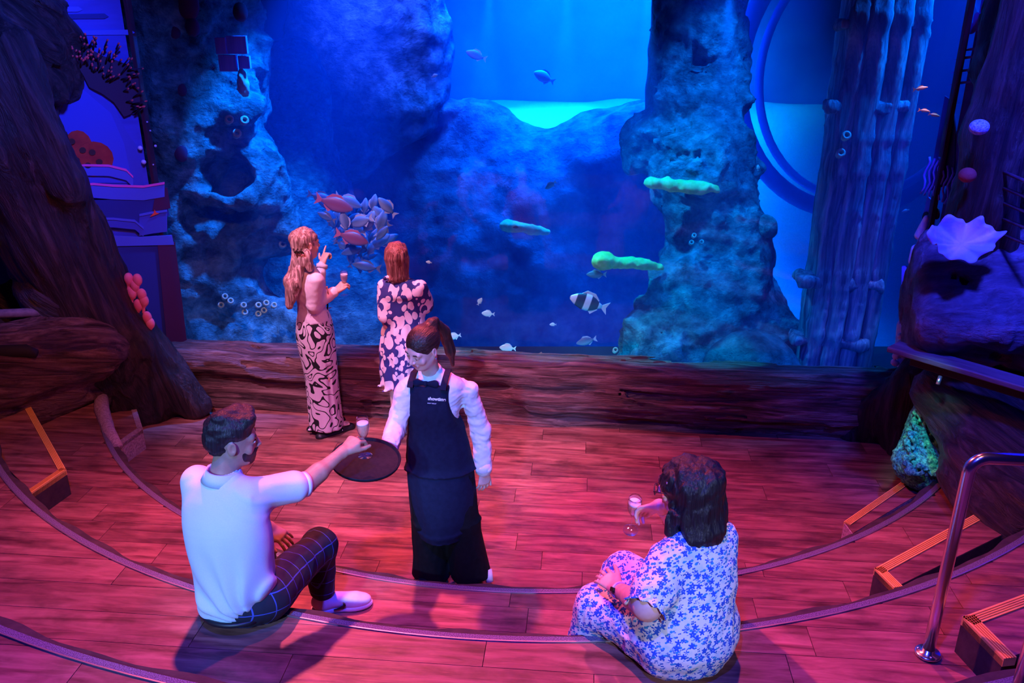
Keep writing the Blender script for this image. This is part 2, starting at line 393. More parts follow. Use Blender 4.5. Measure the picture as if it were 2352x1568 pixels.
def boards(parent, z, inside, x0, x1, y0, y1, seed):
    """boards along PU; inside(p)->signed clearance (>0 keep). Each board is cut to the arc along its own length."""
    r = random.Random(seed); R = np.stack([PU, PV, V(0, 0, 1)], 1); nrow = int((y1-y0)/PW_)+1
    for j in range(nrow):
        ya = y0+j*PW_; yb = ya+PW_-.003; x = x0-r.random()*PL_
        while x < x1:
            xa, xb = x, x+PL_-.003; x += PL_
            xs = np.linspace(xa, xb, 44); segs = []; cur = []
            for xx in xs:
                ts = np.linspace(ya, yb, 22); ok = np.array([inside(PU*xx+PV*t) > 0 for t in ts])
                if ok.any():
                    i = np.nonzero(ok)[0]; lo, hi = ts[i[0]], ts[i[-1]]
                    # refine ends
                    if i[0] > 0: lo = refine(inside, xx, ts[i[0]-1], lo)
                    if i[-1] < 21: hi = refine(inside, xx, ts[i[-1]+1], hi)
                    cur.append((xx, lo, hi))
                elif cur: segs.append(cur); cur = []
            if cur: segs.append(cur)
            for sg in segs:
                if len(sg) < 2: continue
                lowp = [(a, l) for a, l, h_ in sg]; hip = [(a, h_) for a, l, h_ in sg][::-1]
                if all(abs(l-ya) < 1e-6 for _, l in lowp): lowp = [lowp[0], lowp[-1]]
                if all(abs(h_-yb) < 1e-6 for _, h_ in hip): hip = [hip[0], hip[-1]]
                poly = lowp+hip; n = len(poly)
                c = PU*(sg[0][0]+sg[-1][0])/2+PV*(ya+yb)/2+V(0, 0, z)
                pts = [PU*a+PV*b_+V(0, 0, z) for a, b_ in poly]
                v = pts+[p-V(0, 0, .012) for p in pts]
                f = [tuple(range(n)), tuple(range(n, 2*n))[::-1]]+[(i, n+i, n+(i+1) % n, (i+1) % n) for i in range(n)]
                mk('plank', v, f, PLANK, parent, smooth=False, frame=(c, R))
def refine(fn, xx, bad, good):
    for _ in range(8):
        m = (bad+good)/2
        if fn(PU*xx+PV*m) > 0: good = m
        else: bad = m
    return good
ARC = [None, (V(.18, 7.27), 3.59, .34), (V(.20, 7.17), 4.25, .68), (V(.27, 7.52), 5.40, 1.02)]
def rim(i, p):                               # >0 outside circle i (towards the audience)
    c, R_, z = ARC[i]; return math.hypot(p[0]-c[0], p[1]-c[1])-R_
floor = thing('floor', (0, 5, 0), 'lowest wooden plank floor in front of the tank window', kind='structure')
prism('subfloor', [(-5, 2), (5, 2), (5, 8), (-5, 8)], -.1, -.012, SUB, floor)
boards(floor, 0, lambda p: min(-rim(1, p)+.05, 6.75-.113*(p[0]+2.86)-p[1]), -4.4, 4.8, 3.2, 7.3, 1)
def arc_band(name, i, r0, r1, z0, z1, mat, parent, a0, a1, n=110):
    c = ARC[i][0]; cs = []
    for t in np.linspace(a0, a1, n):
        d = V(math.cos(t), math.sin(t), 0); o = V(c[0], c[1], 0)
        cs.append(np.array([o+d*r0+V(0, 0, z0), o+d*r1+V(0, 0, z0), o+d*r1+V(0, 0, z1), o+d*r0+V(0, 0, z1)]))
    v, f = rings(cs); f = [tuple(q) for q in f]; return mk(name, v, f, mat, parent, smooth=False)
LAB = {1: 'lowest curved seating step, rim just behind the waitress\'s feet', 2: 'middle curved seating step on which the two guests sit', 3: 'upper curved seating step with blue-lit rim along the bottom of the photo'}
tiers = {}
for i in (1, 2, 3):
    c, R_, z = ARC[i]; a0, a1 = math.pi+.02, 2*math.pi-.02
    if i == 1: a0, a1 = math.pi+.12, 2*math.pi-.30
    t = tiers[i] = thing('seating_step', (c[0], c[1]-R_, z), LAB[i], 'step')
    arc_band('riser', i, R_-.012, R_+.02, z-.34, z-.03, RISER, t, a0, a1)
    arc_band('step_core', i, R_+.02, R_+(1.25 if i < 3 else 1.6), z-.36, z-.0125, SUB, t, a0, a1)
    # thin dark strip along the rim, slightly wavy
    cs = []
    for k, tt in enumerate(np.linspace(a0, a1, 240)):
        d = V(math.cos(tt), math.sin(tt), 0); o = V(c[0], c[1], 0); wv = .035+.008*math.sin(tt*37)+.006*math.sin(tt*83+i)
        cs.append(np.array([o+d*(R_-wv)+V(0, 0, z-.04), o+d*(R_+.005)+V(0, 0, z-.04), o+d*(R_+.005)+V(0, 0, z-.004), o+d*(R_-wv)+V(0, 0, z-.010)]))
    v, f = rings(cs); mk('edge_lip', v, f, RISER, t, smooth=False)
    arc_band('nosing_strip', i, R_, R_+.029, z-.012, z+.004, GRIT, t, a0, a1)
    arc_band('metal_edge', i, R_+.029, R_+.0345, z-.012, z+.006, ALU, t, a0, a1)
    nxt = i+1
    def ins(p, i=i, nxt=nxt):
        a = rim(i, p)-.035
        if nxt <= 3: a = min(a, -rim(nxt, p)+.06)
        return a
    y0 = {1: 2.6, 2: 1.8, 3: 1.2}[i]
    boards(t, z, ins, {1: -4.6, 2: -4.9, 3: -5.2}[i], {1: 4.8, 2: 5.0, 3: 4.2}[i], y0, {1: 6.4, 2: 6.2, 3: 4.2}[i], 10+i)

# ---- half-height aisle blocks with ribbed edges
def block(px, zt, zb, edges, label, mat_edge, wdt=.035, top=PLANK, side=RISER):
    P = [Z(x, y, zt)[:2] for x, y in px]; c = np.mean(P, 0)
    t = thing('step_block', (c[0], c[1], zb), label, 'step')
    prism('block_body', P, zb, zt-.002, side, t)
    n = len(P); ar = sum(P[i][0]*P[(i+1) % n][1]-P[(i+1) % n][0]*P[i][1] for i in range(n))
    cc = np.mean(P, 0); Pi = [cc+(p-cc)*.985 for p in P]
    o = mk('tread_board', [(p[0], p[1], zt+.004) for p in Pi]+[(p[0], p[1], zt-.01) for p in Pi],
           [tuple(range(n)) if ar > 0 else tuple(range(n))[::-1]]+[(i, (i+1) % n, n+(i+1) % n, n+i) for i in range(n)], top, t, smooth=False,
           frame=(V(cc[0], cc[1], zt), np.stack([PU, PV, V(0, 0, 1)], 1)))
    for (a, b) in edges:
        A, B = V(*P[a]), V(*P[b]); d = nrm(B-A); nn = V(-d[1], d[0])
        if np.dot(nn, c-(A+B)/2) < 0: nn = -nn
        A = A-d*.002; B = B+d*.002
        body = [A, B, B+nn*wdt, A+nn*wdt]
        # mitre towards the inside
        if len(edges) > 1: body = [A, B, B+nn*wdt-d*(wdt if b == edges[0][1] or b == edges[-1][1] else 0)*0, A+nn*wdt]
        e = prism('edge_nosing', body, zt-.03, zt+.010, mat_edge, t)
        for k in range(1, 5):                 # raised ribs
            s_ = wdt*k/5.0-.0012
            prism('rib', [A+nn*s_, B+nn*s_, B+nn*(s_+.0024), A+nn*(s_+.0024)], zt, zt+.0125, YRIB if mat_edge is YEL else mat_edge, e)
    return t
YRIB = pm('nosing_rib', (.60, .26, .04), rough=.6)
block([(-60, 985), (68, 930), (152, 1080), (74, 1133), (0, 1060)], .51, .34, [(1, 2), (2, 3)], 'yellow-edged half step on the left between the lowest and middle seating steps', YEL, .04)
block([(243, 965), (262, 925), (308, 922), (328, 985), (276, 1022)], .17, 0, [(2, 3), (3, 4)], 'small half step with worn grey edge beside the foot of the left driftwood trunk', CARPET, .04, side=CARPET)
block([(1938, 1200), (2112, 1080), (2160, 1105), (1958, 1226)], .17, 0, [(0, 1)], 'orange-edged half step on the floor below the green coral', YEL, .045, side=CARPET)
block([(2008, 1308), (2252, 1176), (2330, 1215), (2052, 1352)], .51, .34, [(0, 1), (0, 3)], 'orange-edged half step crossed by the upright of the steel handrail', YEL, .05)
block([(2210, 1420), (2400, 1350), (2440, 1470), (2304, 1516)], .85, .68, [(0, 1), (0, 3)], 'orange-edged half step in the lower right corner beside the handrail foot', YEL, .055)

# ---- the log sill under the window
def woodmat(name, a, b, c, grain=(14, 14, 1.2), rough=.55, bump=1.0, dist=.03, spec=.5, warp=1.2, s1=1.0, s2=4.0):
    m, nt, bs = new_mat(name); setin(bs, Roughness=rough); bs.inputs['Specular IOR Level'].default_value = spec
    vec = coords(nt, grain); n1 = noise_node(nt, vec, s1, 8, .65, warp); n2 = noise_node(nt, vec, s2, 6, .65, warp*.3)
    col = ramp(nt, n1.outputs[0], [(.36, a), (.5, b), (.68, c)])
    nt.links.new(mixc(nt, mathn(nt, 'MULTIPLY', n2.outputs[0], .4), col, a), bs.inputs['Base Color'])
    h = mathn(nt, 'ADD', n1.outputs[0], mathn(nt, 'MULTIPLY', n2.outputs[0], .5)); bumpn(nt, bs, h, bump, dist); return m
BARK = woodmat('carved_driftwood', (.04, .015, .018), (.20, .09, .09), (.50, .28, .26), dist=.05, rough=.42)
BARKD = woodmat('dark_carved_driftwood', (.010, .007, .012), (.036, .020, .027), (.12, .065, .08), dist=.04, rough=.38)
def grain_disp(fr, amp, s_along=1.2, s_across=11, amp2=0):
    o0, R = fr
    def g(p):
        q = (p-o0)@R; w_ = fbm(q*V(1.5, 1.5, .6))*.35
        n = fbm(np.stack([q[:, 0]*s_across+w_*3, q[:, 1]*s_across+w_*3, q[:, 2]*s_along], 1), 4, .55)
        lo = fbm(q*V(2.2, 2.2, .8)+5, 2)
        return -amp*n-amp2*lo
    return g
fr = (T(3, -.17, 0), np.stack([GV, V(0, 0, 1), GU], 1))
sill = thing('log_sill', T(3, -.17, 0), 'long carved driftwood log forming the sill under the tank window', 'log')
pr = [U(Box(T(3.0, -.10, .20), (3.55, .19, .29), np.stack([GU, GV, V(0, 0, 1)], 1), r=.09), .05)]
pr += [U(Cone(T(-.25, -.20, .33), T(.55, -.16, .40), .15, .12), .1), U(Cone(T(.4, -.19, .05), T(3.2, -.17, .02), .15, .17), .12), U(Cone(T(3, -.2, .22), T(6.1, -.18, .16), .13, .15), .12),
       U(Cone(T(.8, -.2, .30), T(2.6, -.22, .38), .08, .06), .08), U(Cone(T(3.4, -.22, .42), T(4.6, -.2, .36), .06, .07), .08),
       S(Cone(T(1.2, -.38, .20), T(3.0, -.36, .16), .035, .03), .05), S(Cone(T(3.3, -.38, .33), T(5.2, -.38, .28), .03, .03), .05)]
clay('log_body', pr, BARK, sill, .015, frame=fr, disp=grain_disp(fr, .032, .9, 12, .02), band=.10)

# ---- tall driftwood trunk, left
def trunk(name, label, segs, mat, h=.02, amp=.03, amp2=.05, parent=None, cat='driftwood', extra=[], part='trunk_wood', regions=None):
    p0 = np.array(segs[0][0]); p1 = np.array(segs[min(1, len(segs)-1)][1]); fr = (p1, axes(p0-p1, V(1, 0, 0)))
    t = parent or thing(name, (p1[0], p1[1], 0), label, cat)
    prs = [U(Cone(a, b, r0, r1), .12) for a, b, r0, r1 in segs]+list(extra)
    clay(part, prs, mat, t, h, frame=fr, disp=grain_disp(fr, amp, .9, 8, amp2), band=.12, regions=regions, pad=.12)
    return t
lt = [(W(-180, -60, 6.0), W(12, 330, 6.05), .36, .34), (W(12, 330, 6.05), W(118, 560, 6.15), .34, .31), (W(118, 560, 6.15), W(250, 800, 6.3), .31, .34),
      (W(268, 800, 6.3), Z(330, 930, 0)+V(0, 0, -.1), .32, .42), (W(245, 640, 6.42), W(330, 820, 6.45), .10, .13), (W(350, 820, 6.45), W(452, 932, 6.42), .15, .13), (W(30, 100, 6.0), W(150, 420, 6.05), .10, .12), (W(150, 420, 6.05), W(235, 640, 6.4), .12, .12)]
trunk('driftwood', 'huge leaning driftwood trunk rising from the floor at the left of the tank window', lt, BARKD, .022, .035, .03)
# lower left logs and hollow rock wall
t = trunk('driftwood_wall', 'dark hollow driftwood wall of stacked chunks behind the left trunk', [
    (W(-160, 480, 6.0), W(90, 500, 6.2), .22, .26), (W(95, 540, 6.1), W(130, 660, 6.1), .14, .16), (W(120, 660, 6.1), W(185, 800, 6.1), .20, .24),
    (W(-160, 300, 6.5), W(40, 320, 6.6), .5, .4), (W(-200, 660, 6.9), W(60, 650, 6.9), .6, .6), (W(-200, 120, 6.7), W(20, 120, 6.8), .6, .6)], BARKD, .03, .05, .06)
lg = trunk('driftwood_log', 'broad slanting driftwood log on the floor at the left edge, above the yellow-edged block', [
    (W(-160, 900, 5.2)+V(0, .15, 0), W(200, 800, 6.0), .36, .26), (W(-140, 1020, 5.05), W(215, 885, 6.05), .17, .10)], BARK, .022, .035, .04)
tube('ledge_rail', [W(-60, 724, 5.75), W(110, 716, 5.95)], .035, pm('grey_wood_rail', (.16, .12, .15), (.28, .2, .24), 20, rough=.6, bump=.4), thing('shelf_rail', W(0, 722, 5.8), 'thin grey wooden rail across the hollow at the left edge', 'rail'), 10)
tube('branch_stub', [W(-50, 810, 5.35), W(60, 806, 5.5), W(84, 812, 5.5)], [.05, .05, .03], pm('charred_wood', (.01, .006, .01), rough=.8), thing('broken_branch', W(20, 808, 5.4), 'short black branch stub lying on the slanting log at the left edge', 'branch'), 12)
# curved kerb tail of the lowest step next to the trunk foot
tube('kerb_tail', [Z(232, 895, .34), Z(233, 940, .34), Z(250, 990, .335), Z(272, 1025, .33)], [.05, .055, .045, .03], CARPET, tiers[1], 10)
# ================================================================== THE TANK
WIN = thing('window_1', T(3, 0, 1.8), kind='structure')
vv = [T(-.05, 0, .47), T(6.02, 0, .47), T(6.02, 0, 5.4), T(-.05, 0, 5.4), T(-.05, .05, .47), T(6.02, .05, .47), T(6.02, .05, 5.4), T(-.05, .05, 5.4)]
pane = mk('glass_pane', vv, [(0, 1, 2, 3), (7, 6, 5, 4), (0, 4, 5, 1), (1, 5, 6, 2), (2, 6, 7, 3), (3, 7, 4, 0)], thin_glass('tank_acrylic', (.985, .992, 1.0), 1.22, 0, .8), WIN, smooth=False)
DKEDGE = pm('dark_red_edge', (.05, .008, .03), rough=.8)
box('frame_post', T(-.065, .02, 2.9), (.025, .07, 5.0), DKEDGE, WIN, np.stack([GU, GV, V(0, 0, 1)], 1))
box('frame_post', T(6.04, .02, 2.9), (.03, .07, 5.0), DKEDGE, WIN, np.stack([GU, GV, V(0, 0, 1)], 1))
TR = np.stack([GU, GV, V(0, 0, 1)], 1)
tankw = pm('tank_wall_blue', (.03, .10, .22), (.05, .16, .30), 1.2, rough=.9)
tag(box('wall_back', T(3, 10.2, 2), (16, .2, 9), tankw, None, TR), kind='structure')
tag(box('wall_left_tank', T(-3.4, 5.2, 2), (.2, 10, 9), tankw, None, TR), kind='structure')
tag(box('wall_right_tank', T(10.4, 5.2, 2), (.2, 10, 9), tankw, None, TR), kind='structure')
# water
wm = bpy.data.materials.new('tank_water'); wm.use_nodes = True; nt = wm.node_tree; nt.nodes.clear()
out = nt.nodes.new('ShaderNodeOutputMaterial'); sc = nt.nodes.new('ShaderNodeVolumeScatter'); ab = nt.nodes.new('ShaderNodeVolumeAbsorption'); ad = nt.nodes.new('ShaderNodeAddShader')
sc.inputs['Color'].default_value = (.02, .22, 1, 1); sc.inputs['Density'].default_value = .105; sc.inputs['Anisotropy'].default_value = 0
ab.inputs['Color'].default_value = (.0, .45, .93, 1); ab.inputs['Density'].default_value = .16
nt.links.new(sc.outputs[0], ad.inputs[0]); nt.links.new(ab.outputs[0], ad.inputs[1]); nt.links.new(ad.outputs[0], out.inputs['Volume'])
water = box('water', T(3.5, 5.11, 1.65), (13.5, 10.0, 6.5), wm, None, TR)
tag(water, 'clear blue aquarium water filling the tank behind the window', 'water', kind='stuff')
# sand
us = np.linspace(-3, 10, 90); vs_ = np.linspace(.06, 10, 90); g = []
for v_ in vs_:
    for u in us:
        near = math.exp(-((v_-.0)/.75)**2)
        z = -1.3+1.74*near+ (2.85/(1+math.exp(-(v_-7.3)*3.0)))
        g.append(T(u, v_, z+.06*float(noise3(V(u*1.3, v_*1.3, 0)))))
n = 90; tag(mk('sand_bed', g, np.array([(j*n+i, j*n+i+1, (j+1)*n+i+1, (j+1)*n+i) for j in range(n-1) for i in range(n-1)]), pm('white_sand', (.55, .62, .6), (.8, .85, .8), 60, rough=1, bump=.3)), 'pale sand bed on the tank bottom, bright along the window and on the far shelf', 'sand', kind='stuff')
# tank lamps
def tl(n_, k, u, v, z, tu, tv, tz, col, p, size, ang=60, bl=.6): return lamp(n_, k, T(u, v, z), T(tu, tv, tz), col, p, size, ang, bl)
tl('tank_lamp_left', 'SPOT', 1.9, .7, 4.7, .35, .9, .3, (.0, .17, 1), 4200, .12, 44)
tl('tank_lamp_right', 'SPOT', 2.6, .6, 4.2, 4.2, 1.7, .7, (.0, .32, 1), 1700, .08, 46)
tl('tank_lamp_green', 'SPOT', 2.4, .7, 3.0, 3.75, 1.4, .55, (.0, .9, .45), 260, .08, 30, .9)
tl('tank_lamp_right_top', 'SPOT', 5.0, .9, 4.8, 4.7, 2.2, 1.6, (.0, .20, 1), 1300, .1, 46)
tl('tank_lamp_post', 'SPOT', 7.0, .7, 4.7, 5.9, 1.2, 1.8, (.0, .18, 1), 2000, .1, 54)
tl('tank_lamp_centre', 'AREA', 3.0, 6.0, 4.8, 3.0, 6.4, 0, (.0, .12, 1), 2800, 3.5)
tl('tank_lamp_violet', 'SPOT', 1.2, 2.6, 4.6, .9, 5.0, 3.0, (.12, .10, 1), 2000, .2, 60)
tl('tank_lamp_shelf', 'SPOT', 4.0, 6.6, 4.6, 3.4, 9.0, 1.9, (.0, .38, 1), 6500, .4, 110)
_c = Q(2128, 238, .58); lamp('fill_spot_orange', 'SPOT', _c+V(.1, -.15, .9), _c, (1, .45, .28), 70, .05, 13)  # added fill spot that brightens the orange fish shapes; no real tank lamp
for _u in (2.5, 3.2, 3.9, 4.6): tl('tank_lamp_sand', 'SPOT', _u, 1.6, 3.4, _u, .27, .36, (.0, .55, 1), 1100, .03, 17, .3)

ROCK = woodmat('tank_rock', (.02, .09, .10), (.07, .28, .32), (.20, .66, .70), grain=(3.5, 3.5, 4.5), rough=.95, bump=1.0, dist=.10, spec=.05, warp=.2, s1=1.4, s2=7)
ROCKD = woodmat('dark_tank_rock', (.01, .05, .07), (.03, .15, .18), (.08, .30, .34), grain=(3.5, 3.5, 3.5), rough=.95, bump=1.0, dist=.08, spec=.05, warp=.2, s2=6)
def rockd(amp, s1=2.5, seed=0):
    def g(p):
        q = p*s1+seed; return -amp*(fbm(q, 5, .55)+.8*fbm(q*.8+9, 3, .5, ridged=True)-.3)
    return g
def rock(name, label, prims, mat=ROCK, h=.03, amp=.09, s=2.2, seed=0, cat='rock', part=None):
    p = prims[0][1]; c = (p.lo+p.hi)/2; o = clay(name, prims, mat, None, h, frame=(c, np.eye(3)), disp=rockd(amp, s, seed), band=.25, pad=.25)
    return tag(o, label, cat)
pr = [U(Cone(Q(440, -200, 1.25), Q(470, 330, 1.1), .60, .54)), U(Cone(Q(375, -200, .75), Q(395, 330, .7), .34, .30), .15), U(Cone(Q(395, 330, .65), Q(425, 800, .6), .26, .22), .15), U(Cone(Q(450, 330, 1.05), Q(530, 420, .95), .40, .46), .15), U(Cone(Q(475, 420, .9), Q(500, 800, .8), .30, .48), .15),
      U(Cone(Q(600, 380, 1.1), Q(600, 560, 1.0), .20, .22), .12), U(Ell(Q(560, 810, .8), (.60, .42, .55)), .2), U(Cone(Q(440, 570, .85), Q(660, 520, 1.0), .16, .15), .12),
      U(Cone(Q(560, 640, .9), Q(700, 800, .8), .20, .24), .15), S(Ell(Q(530, 410, .55), (.24, .4, .22)), .1), S(Ell(Q(520, 500, .5), (.30, .3, .10)), .08),
      U(Cone(Q(430, 240, .75), Q(545, 250, .75), .10, .12), .1)]
rock('rock_pillar', 'tall rough blue rock pillar close behind the left end of the window', pr, ROCK, .026, .075, 2.6, 1)
pr = [U(Cone(Q(660, 180, 2.6), Q(690, 480, 2.4), .38, .55)), U(Cone(Q(690, 480, 2.4), Q(800, 860, 2.3), .55, 1.05), .3), U(Cone(Q(840, 640, 2.2), Q(900, 900, 2.1), .35, .65), .2), S(Cone(Q(860, 640, 1.3), Q(960, 840, 1.2), .10, .10), .1)]
rock('rock_slope', 'smoother blue rock slope behind the two standing women', pr, ROCK, .04, .05, 1.6, 4)
pr = [U(Cone(Q(830, -150, 5.0), Q(860, 180, 5.0), 1.0, .95)), U(Cone(Q(760, 0, 4.6), Q(780, 340, 4.4), .5, .5), .2)]
rock('rock_column', 'violet-lit pitted rock column in the deep water above the standing women', pr, ROCK, .05, .10, 1.6, 6)
pr = [U(Ell(Q(1095, 300, 5.4), (.45, .5, .42))), U(Ell(Q(1120, 420, 5.4), (1.05, .8, .95)), .25), U(Ell(Q(1240, 440, 5.3), (.8, .8, .78)), .2), U(Ell(Q(1430, 400, 5.2), (1.15, .8, .88)), .2),
      U(Ell(Q(1500, 330, 5.0), (.5, .6, .5)), .3), U(Ell(Q(910, 400, 5.2), (.75, .7, .62)), .3), U(Ell(Q(1180, 680, 5.0), (2.8, 1.0, 1.7)), .4), U(Cone(Q(1000, 245, 5.1), Q(990, 330, 5.1), .24, .10), .1), U(Ell(Q(995, 245, 5.1), (.40, .3, .12)), .1)]
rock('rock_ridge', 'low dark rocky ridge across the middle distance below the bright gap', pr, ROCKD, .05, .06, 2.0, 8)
pr = [U(Cone(Q(1610, -150, 2.9), Q(1605, 250, 2.6), .38, .42)), U(Cone(Q(1605, 250, 2.6), Q(1610, 400, 2.2), .42, .46), .2), U(Cone(Q(1610, 400, 2.2), Q(1655, 560, 2.1), .46, .44), .2), U(Cone(Q(1650, 560, 2.0), Q(1625, 900, 1.6), .44, .84), .25), U(Cone(Q(1640, 560, 2.0), Q(1750, 800, 1.5), .3, .36), .2),
      U(Cone(Q(1530, 240, 2.6), Q(1500, 330, 2.6), .25, .3), .2), U(Cone(Q(1530, 650, 1.6), Q(1480, 850, 1.2), .18, .30), .2), U(Cone(Q(1570, 545, 1.8), Q(1640, 600, 1.8), .12, .2), .15)]
rock('rock_tower', 'large rough rock tower lit green-cyan on its left side, right of centre', pr, ROCK, .028, .085, 3.0, 12)
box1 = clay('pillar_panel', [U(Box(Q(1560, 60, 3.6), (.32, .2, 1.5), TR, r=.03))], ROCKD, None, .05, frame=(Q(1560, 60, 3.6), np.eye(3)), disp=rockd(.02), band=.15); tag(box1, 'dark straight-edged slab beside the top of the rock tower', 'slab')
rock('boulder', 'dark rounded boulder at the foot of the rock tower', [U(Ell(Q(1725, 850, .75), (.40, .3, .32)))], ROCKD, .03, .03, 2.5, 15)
rock('coral_knob', 'round shaded coral knob on the right flank of the rock tower', [U(Ell(Q(1758, 522, 1.7), (.12, .12, .13)))], ROCK, .02, .01, 6, 18, 'coral')
# tunnel ring far behind
ring_c = Q(1985, 165, 6.6); t_ = np.linspace(0, 2*np.pi, 60)
tag(tube('tunnel_ring', [ring_c+GU*1.75*math.cos(a)+V(0, 0, 2.0)*math.sin(a) for a in t_], .13, pm('ring_blue', (.02, .06, .2), rough=.6), None, 12), 'large dark arched tunnel ring in the deep water left of the wooden post', 'ring')
tag(tube('tunnel_ring', [ring_c+GV*-.3+GU*1.5*math.cos(a)+V(0, 0, 1.75)*math.sin(a) for a in t_], .06, pm('ring_pale', (.10, .25, .6), rough=.6), None, 12), 'thin paler ring just inside the dark tunnel ring', 'ring')
# wooden post
PB = Q(1905, 900, 1.15); post = thing('wooden_post', PB*V(1, 1, 0), 'tall square weathered wooden post standing in the tank on the right', 'post')
POST = woodmat('sunken_wood', (.04, .07, .12), (.14, .24, .34), (.40, .58, .66), grain=(9, 9, 1.3), rough=.9, bump=1, dist=.04, spec=.1)
for k, (o_, w_, y_) in enumerate([(-.25, .15, 0), (-.10, .17, -.02), (.07, .16, .0), (.23, .14, .03)]):
    c = PB+GU*o_+GV*y_; c[2] = 1.9
    pz = [U(Box(c, (w_/2, .22, 2.9), TR, r=.03), .02)]
    clay('plank', pz, POST, post, .024, frame=(c, TR), disp=lambda p, c=c: -.016*fbm((p-c)*V(14, 14, 2.4)+c, 4)-.022*np.maximum(0, fbm((p-c)*5+c, 4)), band=.09, pad=.06)
for (y_, hw) in ((648, .40), (785, .36), (245, .36), (55, .34)):
    c = Q(1905+(784-y_)*.155, y_, 1.0); clay('cross_band', [U(Box(c+GV*.05, (hw*.93, .12, .045), TR, r=.03))], POST, post, .02, frame=(c, TR), disp=rockd(.025, 5, y_), band=.08, pad=.08)
# yellow horns and sponges
YG = pm('yellow_green_sponge', (.55, .75, .15), (.85, .9, .3), 20, rough=.9, bump=.5)
def horn(label, a, b, r0, r1, seed): tag(clay('sponge_horn', [U(Cone(a, b, r0, r1)), U(Ell(a, (r0*1.3, r0*.8, r0*.8)), .03)], YG, None, .016, frame=(a, np.eye(3)), disp=rockd(.016, 8, seed), band=.06, pad=.05), label, 'sponge')
horn('yellow-green horn-shaped sponge pointing left beside the striped fish', Q(1385, 598, 1.2), Q(1518, 612, 1.4), .080, .022, 3)
horn('greenish horn-shaped sponge on the upper left flank of the rock tower', Q(1500, 420, 1.5), Q(1640, 436, 1.6), .055, .06, 5)
horn('faint horn-shaped sponge deep in the water in the centre', Q(1165, 518, 3.9), Q(1255, 532, 4.0), .07, .04, 9)
SPG = pm('cyan_tube_sponge', (.12, .30, .28), (.25, .5, .42), 30, rough=.9, bump=.4)
def ringsp(px, py, v, r, label, grp=None, mt=SPG):
    c = Q(px, py, v); R = axes(nrm(V(0, 0, H)-c)+V(.2, 0, .3)); r = r*.72; prof = [(r*.9, -r*2.5), (r*1.15, -.4*r), (r*1.1, 0), (r*.8, .12*r), (r*.55, 0), (r*.5, -r)]
    o = lathe('tube_sponge', prof, c, mt, None, 16, R); tag(o, label, 'sponge', grp)
gA = 'tube sponges on the rock pillar'; gB = 'tube sponges on the rock tower'; lA = 'small ring-mouthed tube sponge in the clusters on the rock pillar'; lB = 'small ring-mouthed tube sponge on the rock tower'
ringsp(650, 560, .9, .045, 'green ring-mouthed tube sponge just left of the long-haired woman\'s head')
for px, py in ((517, 680), (530, 690), (508, 700), (560, 700), (563, 716), (594, 700), (607, 712), (594, 720), (612, 695), (630, 700)): ringsp(px, py, .27, .035, lA, gA)
for (px, py), w_ in zip(((527, 273), (562, 275), (545, 305)), ('left', 'right', 'lowest')): ringsp(px, py, .42, .045, 'pale ring-mouthed tube sponge, %s of the trio high on the rock pillar' % w_, 'trio of tube sponges high on the rock pillar')
for px, py, v in ((1595, 540, 1.45), (1589, 556, 1.4), (1612, 555, 1.5), (1640, 345, 1.9)): ringsp(px, py, v, .03, lB, gB)
ringsp(1414, 803, .25, .03, 'pale ring-mouthed tube sponge on the sand in front of the rock tower')
for (px, py), w_ in zip(((1945, 310), (1932, 350)), ('upper', 'lower')): ringsp(px, py, .72, .045, w_+' cyan cup sponge on the left edge of the wooden post', 'pair of cup sponges on the wooden post')
rock('green_sponge', 'green lumpy sponge on the right edge of the rock pillar', [U(Ell(Q(648, 492, .9), (.05, .05, .085)))], SPG, .014, .006, 20, 3, 'sponge')
rock('green_sponge', 'long yellowish-green sponge high on the rock pillar below the square reflections', [U(Ell(Q(558, 190, .45), (.05, .05, .11)))], SPG, .014, .012, 18, 5, 'sponge')
DKP = pm('dark_purple_sponge', (.05, .01, .06), rough=.9)
for k, (px, py, r) in enumerate(((432, 12, .09), (388, 42, .055), (442, 62, .06), (402, 72, .05), (552, 28, .06), (416, 352, .06), (416, 205, .05))):
    tag(mk('dark_sponge', *sculpt([U(Ell(Q(px, py, .48 if k != 5 else .42), (r, .06, r*1.3)))], .02), DKP), 'dark round pit-like sponge on the shaded upper rock pillar', 'sponge', 'dark sponges on the rock pillar')
REFL_PATCH = pm('blue_reflection_patch', (.12, .28, .9), (.18, .36, 1.0), 30, (1, 1, .1), rough=.9)  # square reflections in the window glass, modelled as flat blue boxes
for k, (px, py, w_, h_) in enumerate(((508, 105, .09, .13), (545, 103, .17, .14), (524, 145, .15, .13), (562, 143, .10, .10))):
    c = Q(px, py, .44); tag(box('reflection_patch', c, (w_, .03, h_), REFL_PATCH, None, TR, .004), ['narrow upper left', 'broad upper right', 'broad lower left', 'narrow lower right'][k]+' violet-blue square mirrored in the window glass, modelled on the rock pillar', 'mirror_image', 'four square reflections in the window glass')

